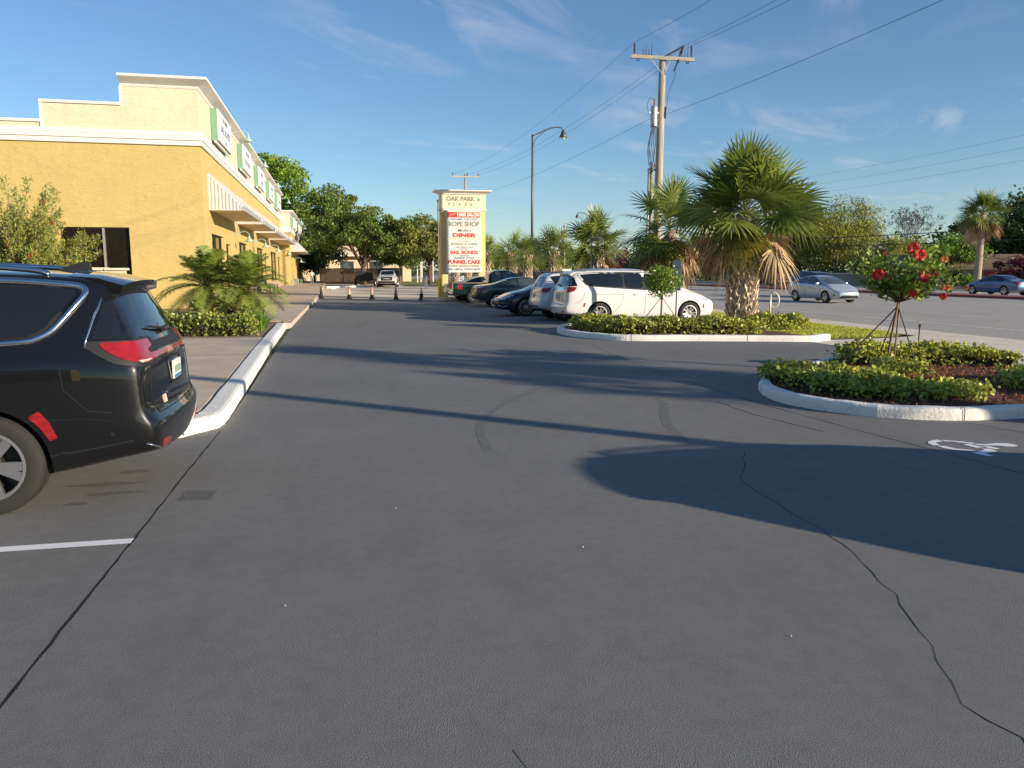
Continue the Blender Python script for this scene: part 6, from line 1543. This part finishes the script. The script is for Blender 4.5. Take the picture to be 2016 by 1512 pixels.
# far side: house, boxes, wall
M_tan = mat('tan_roof', (.23, .155, .10), .9, var=.15, vscale=3); M_tanw = mat('tan_wall', (.36, .31, .24), .9, var=.1)
t = thing('house', 'low tan roofed house across the street behind the blue sedan', 'house', (60.5, 66.5, 0), R(-38))
mb = MB(); mb.box(-6.5, 9, 0, 7, 0, 1.75); mb.build('wall', M_tanw, t)
mb = MB(); mb.prism_ax([(-.5, 1.75), (-.5, 1.9), (3.5, 3.35), (7.5, 1.9), (7.5, 1.75)], -7, 9.5, lambda u, v, a: (a, u, v)); rf = mb.build('roof', M_tan, t)
mb = MB(); mb.box(-2.2, -1.6, 3.0, 3.6, 3.0, 3.95); mb.build('chimney', M_tan, rf)
mb = MB(); mb.box(-4.0, -3.0, -.06, -.002, .1, 1.65); mb.build('door', mat('red_door', (.22, .05, .03), .6), t)
for x in (-1.5, 2): mb = MB(); mb.box(x, x+1.3, -.05, -.002, .7, 1.5); mb.build('window', M_wglass, t)
for i, x in enumerate((0, 1.02)):
    t = thing('utility_cabinet', ['left one of two pale utility cabinets beside the palm trunk', 'right one of two pale utility cabinets beside the palm trunk'][i], 'cabinet', (56.2+x*.83, 105-x*.55, -.02), R(-33), 'pale cabinets across the street'); mb = MB(); mb.box(-.72, .72, -.4, .4, 0, 1.65); mb.build('cabinet', mat('cabinet_pale', (.50, .55, .56), .5, var=.05), t, bevel=.03); mb = MB(); mb.box(-.78, .78, -.46, .46, 1.655, 1.72); mb.build('lid', M_conc, t, bevel=.01)
t = thing('boundary_wall', 'low pale boundary wall across the street behind the hibiscus', 'wall', (60, 74, 0), R(-38)); mb = MB(); mb.box(-9, 5, 0, .3, 0, 1.35); mb.build('wall_face', M_tanw, t); mb = MB(); mb.box(-9.1, 5.1, -.06, .36, 1.355, 1.45); mb.build('coping', M_conc, t)
# far end of the lot: fence, building, wheel stops
M_fence = mat('fence_wood', (.19, .13, .085), .9, var=.3, vscale=4, stretch=(6, 6, .6))
def fence(label, x0, x1, y, h):
    t = thing('wooden_fence', label, 'fence', (x0, y, 0)); mb = MB(); rg = random.Random(int(x0*10)); x = 0
    while x < x1-x0: mb.box(x, x+.135, 0, .03, .05, h+rg.uniform(-.03, .03)); x += .145
    mb.build('boards', M_fence, t)
    mb = MB()
    for x in np.arange(0, x1-x0+.1, 2.4): mb.box(x-.05, x+.05, .032, .13, 0, h+.03)
    mb.build('posts', M_fence, t)
fence('weathered board fence across the far end left of the work truck', -1.6, 6.2, 104, 2.0)
fence('short lighter board fence section right of the work truck', 6.6, 8.6, 102, 2.05)
t = thing('white_building', 'pale building with a low roof seen behind the far fence', 'building', (0, 125, 0))
mb = MB(); mb.box(-8, 12, 0, 10, 0, 3.9); mb.build('wall', mat('pale_wall', (.66, .52, .36), .9, var=.06), t)
mb = MB(); mb.prism_ax([(-1.4, 3.85), (-1.4, 4.1), (5, 6.6), (11, 4.1), (11, 3.85)], -9, 13, lambda u, v, a: (a, u, v)); mb.build('roof', mat('pale_roof', (.75, .62, .48), .7), t)
for x in (-3, 1.2, 5.6): mb = MB(); mb.box(x, x+2, -.05, -.002, 1.2, 3.1); mb.build('window', M_glassl, t)
def stop(label, x, y, l, rz=0):
    t = thing('parking_block', label, 'parking block', (x, y, 0), rz); mb = MB(); mb.prism_ax([(-.1, 0), (.1, 0), (.07, .14), (-.07, .14)], -l/2, l/2, lambda u, v, a: (a, u, v)); mb.build('block', M_kerb, t, bevel=.01)
stop('white concrete parking block nearest the walkway end', .0, 76, 1.6, R(80)); 
mb = MB(); mb.prism([(-.6, 80.3), (5.4, 88), (5.4, 88.3), (-.6, 80.8)], -.05, .16); struct(mb.build('white_kerb', M_kerb))
mb = MB(); mb.prism([(9.2, 88.2), (12.6, 87.2), (12.6, 87.6), (9.2, 88.6)], -.05, .16); struct(mb.build('far_lawn_kerb', M_conc))
sheet('far_lawn', [(7.9, 88.6), (12.6, 87.6), (12.72, 110), (40, 150), (15, 170), (8.8, 110)], .03, M_grassg)
for i, x in enumerate([11.6, 12.4, 12.9, 14.9, 17.6, 20.3]):
    t = thing('white_post', 'thin white post in the far row beyond the lawn', 'post', (x, 112+i*3, 0), 0, 'white posts beyond the far lawn'); mb = MB(); mb.tube([(0, 0, 0), (0, 0, 6.2)], .09, 8); mb.build('pole', mat('white_pole', (.72, .68, .6), .6), t); t['label'] = 'thin white post in the far row between oak and plaza sign'
# chairs
M_chair = mat('chair_green', (.18, .30, .24), .6)
def chair(label, x, y, rz):
    t = thing('slatted_chair', label, 'chair', (x, y, .14), rz, 'slatted chairs outside the shops')
    mb = MB()
    for k in range(5): mb.box(-.26+k*.11, -.17+k*.11, -.05, .5, .34-.0, .36)
    mb.build('seat', M_chair, t)
    mb = MB(); M = Matrix.Translation((0, .48, .36)) @ Matrix.Rotation(R(-24), 4, 'X')
    for k in range(5): mb.box(-.26+k*.11, -.17+k*.11, 0, .02, 0, .62+.04*(2-abs(k-2)), M)
    mb.build('backrest', M_chair, t)
    for s in (-1, 1):
        mb = MB(); mb.box(s*.3-.03, s*.3+.03, -.12, -.05, 0, .58); mb.build('leg', M_chair, t)
        mb = MB(); mb.box(s*.3-.03, s*.3+.03, .42, .5, 0, .55); mb.build('leg', M_chair, t)
        mb = MB(); mb.box(s*.3-.06, s*.3+.06, -.16, .6, .585, .61); mb.build('armrest', M_chair, t)
chair('green slatted chair on the walkway beside the date palms', -4.05, 58.6, R(75)); chair('pale green slatted chair far down the walkway by the stone base', -3.55, 92, R(80))

# ------------------------------------------------------------------ people (small and far away)
def person(label, x, y, z, rz, h, top, legs, skin, hair, pose):
    t = thing('person', label, 'person', (x, y, z), rz); k = h/1.72
    J = dict(pel=(0, 0, .93), che=(0, .0, 1.25), nek=(0, 0, 1.44), hd=(0, .02, 1.52), hd2=(0, .015, 1.66), lh=(-.1, 0, .88), lk=(-.11, .05, .48), la=(-.11, 0, .08), lt=(-.12, .16, .04), rh=(.1, 0, .88), rk=(.11, .02, .48), ra=(.11, -.02, .08), rt=(.12, .14, .04),
             ls=(-.19, 0, 1.38), le=(-.27, .03, 1.12), lw=(-.2, .22, 1.02), lf=(-.14, .28, 1.03), rs=(.19, 0, 1.38), re=(.27, .03, 1.12), rw=(.2, .22, 1.02), rf=(.14, .28, 1.03)); J.update(pose)
    rad = dict(pel=.14, che=.145, nek=.06, hd=.085, hd2=.085, lh=.1, lk=.065, la=.045, lt=.04, rh=.1, rk=.065, ra=.045, rt=.04, ls=.07, le=.047, lw=.033, lf=.032, rs=.07, re=.047, rw=.033, rf=.032)
    names = list(J); E = [('pel', 'che'), ('che', 'nek'), ('nek', 'hd'), ('hd', 'hd2'), ('pel', 'lh'), ('lh', 'lk'), ('lk', 'la'), ('la', 'lt'), ('pel', 'rh'), ('rh', 'rk'), ('rk', 'ra'), ('ra', 'rt'), ('che', 'ls'), ('ls', 'le'), ('le', 'lw'), ('lw', 'lf'), ('che', 'rs'), ('rs', 're'), ('re', 'rw'), ('rw', 'rf')]
    me = bpy.data.meshes.new('p'); me.from_pydata([tuple(c*k for c in J[n]) for n in names], [(names.index(a), names.index(b)) for a, b in E], []); o = bpy.data.objects.new('p', me); COL.objects.link(o)
    m = o.modifiers.new('s', 'SKIN'); m.use_smooth_shade = True
    for i, n in enumerate(names): me.skin_vertices[0].data[i].radius = (rad[n]*k, rad[n]*k*(.72 if n in ('pel', 'che') else 1)); me.skin_vertices[0].data[i].use_root = (n == 'pel')
    s = o.modifiers.new('u', 'SUBSURF'); s.levels = s.render_levels = 1
    me2 = bpy.data.meshes.new_from_object(o.evaluated_get(bpy.context.evaluated_depsgraph_get())); bpy.data.objects.remove(o)
    me2.materials.clear()
    for q in (skin, top, legs): me2.materials.append(q)
    for p in me2.polygons:
        c = p.center/k; ax = abs(c.x)
        p.material_index = 2 if c.z < .95 and ax < .19 else (1 if .9 < c.z < 1.43 and not (c.y > .12) else 0)
    b = bpy.data.objects.new('body', me2); COL.objects.link(b); b.parent = t
    mb = MB(); mb.lathe([(.001, .1), (.06, .085), (.1, .03), (.102, -.03), (.08, -.07)], 12, (0, 0, 0), fn=lambda a, b_, c: (a*k, (b_-.02)*k, (1.66+c)*k)); mb.build('hair', hair, t, smooth=True)
M_skin = mat('skin', (.42, .24, .16), .6); M_hair = mat('hair_dark', (.02, .015, .012), .7); M_tee = mat('shirt_pale', (.62, .60, .56), .8); M_trs = mat('trousers_grey', (.22, .22, .24), .8); M_shg = mat('shirt_grey', (.22, .19, .21), .8)
person('person in pale shirt and grey trousers standing far down the walkway', -2.35, 93.5, .14, R(180), 1.68, M_tee, M_trs, M_skin, M_hair, {})
person('person in grey clothes standing by the far kerb left of the sign', 8.75, 77, 0, R(200), 1.66, M_shg, M_trs, M_skin, M_hair, dict(lw=(-.3, .05, .9), lf=(-.3, .08, .82), rw=(.3, .02, .9), rf=(.3, .05, .82)))

# the neighbouring shop block behind the viewpoint, mirrored in the parked van's paint
t = thing('shop_block', 'yellow shop block across the lot behind the black minivan stall', 'building', (-12, -20, 0))
mb = MB(); mb.box(-26, 6, -8, 0, 0, 5.2); mb.build('wall', M_yel, t); mb = MB(); mb.box(-26.1, 6.1, -8.1, .12, 5.2, 6.6); mb.build('parapet', M_cream, t)
for x in range(-24, 4, 5): mb = MB(); mb.box(x, x+3, .005, .04, .5, 3); mb.build('window', M_wglass, t)
mb = MB(); mb.prism_ax([(0.01, 4.6), (0.01, 3.3), (1.4, 3.3)], -25, 5, lambda u, v, a: (a, u, v)); mb.build('awning', M_awn, t)
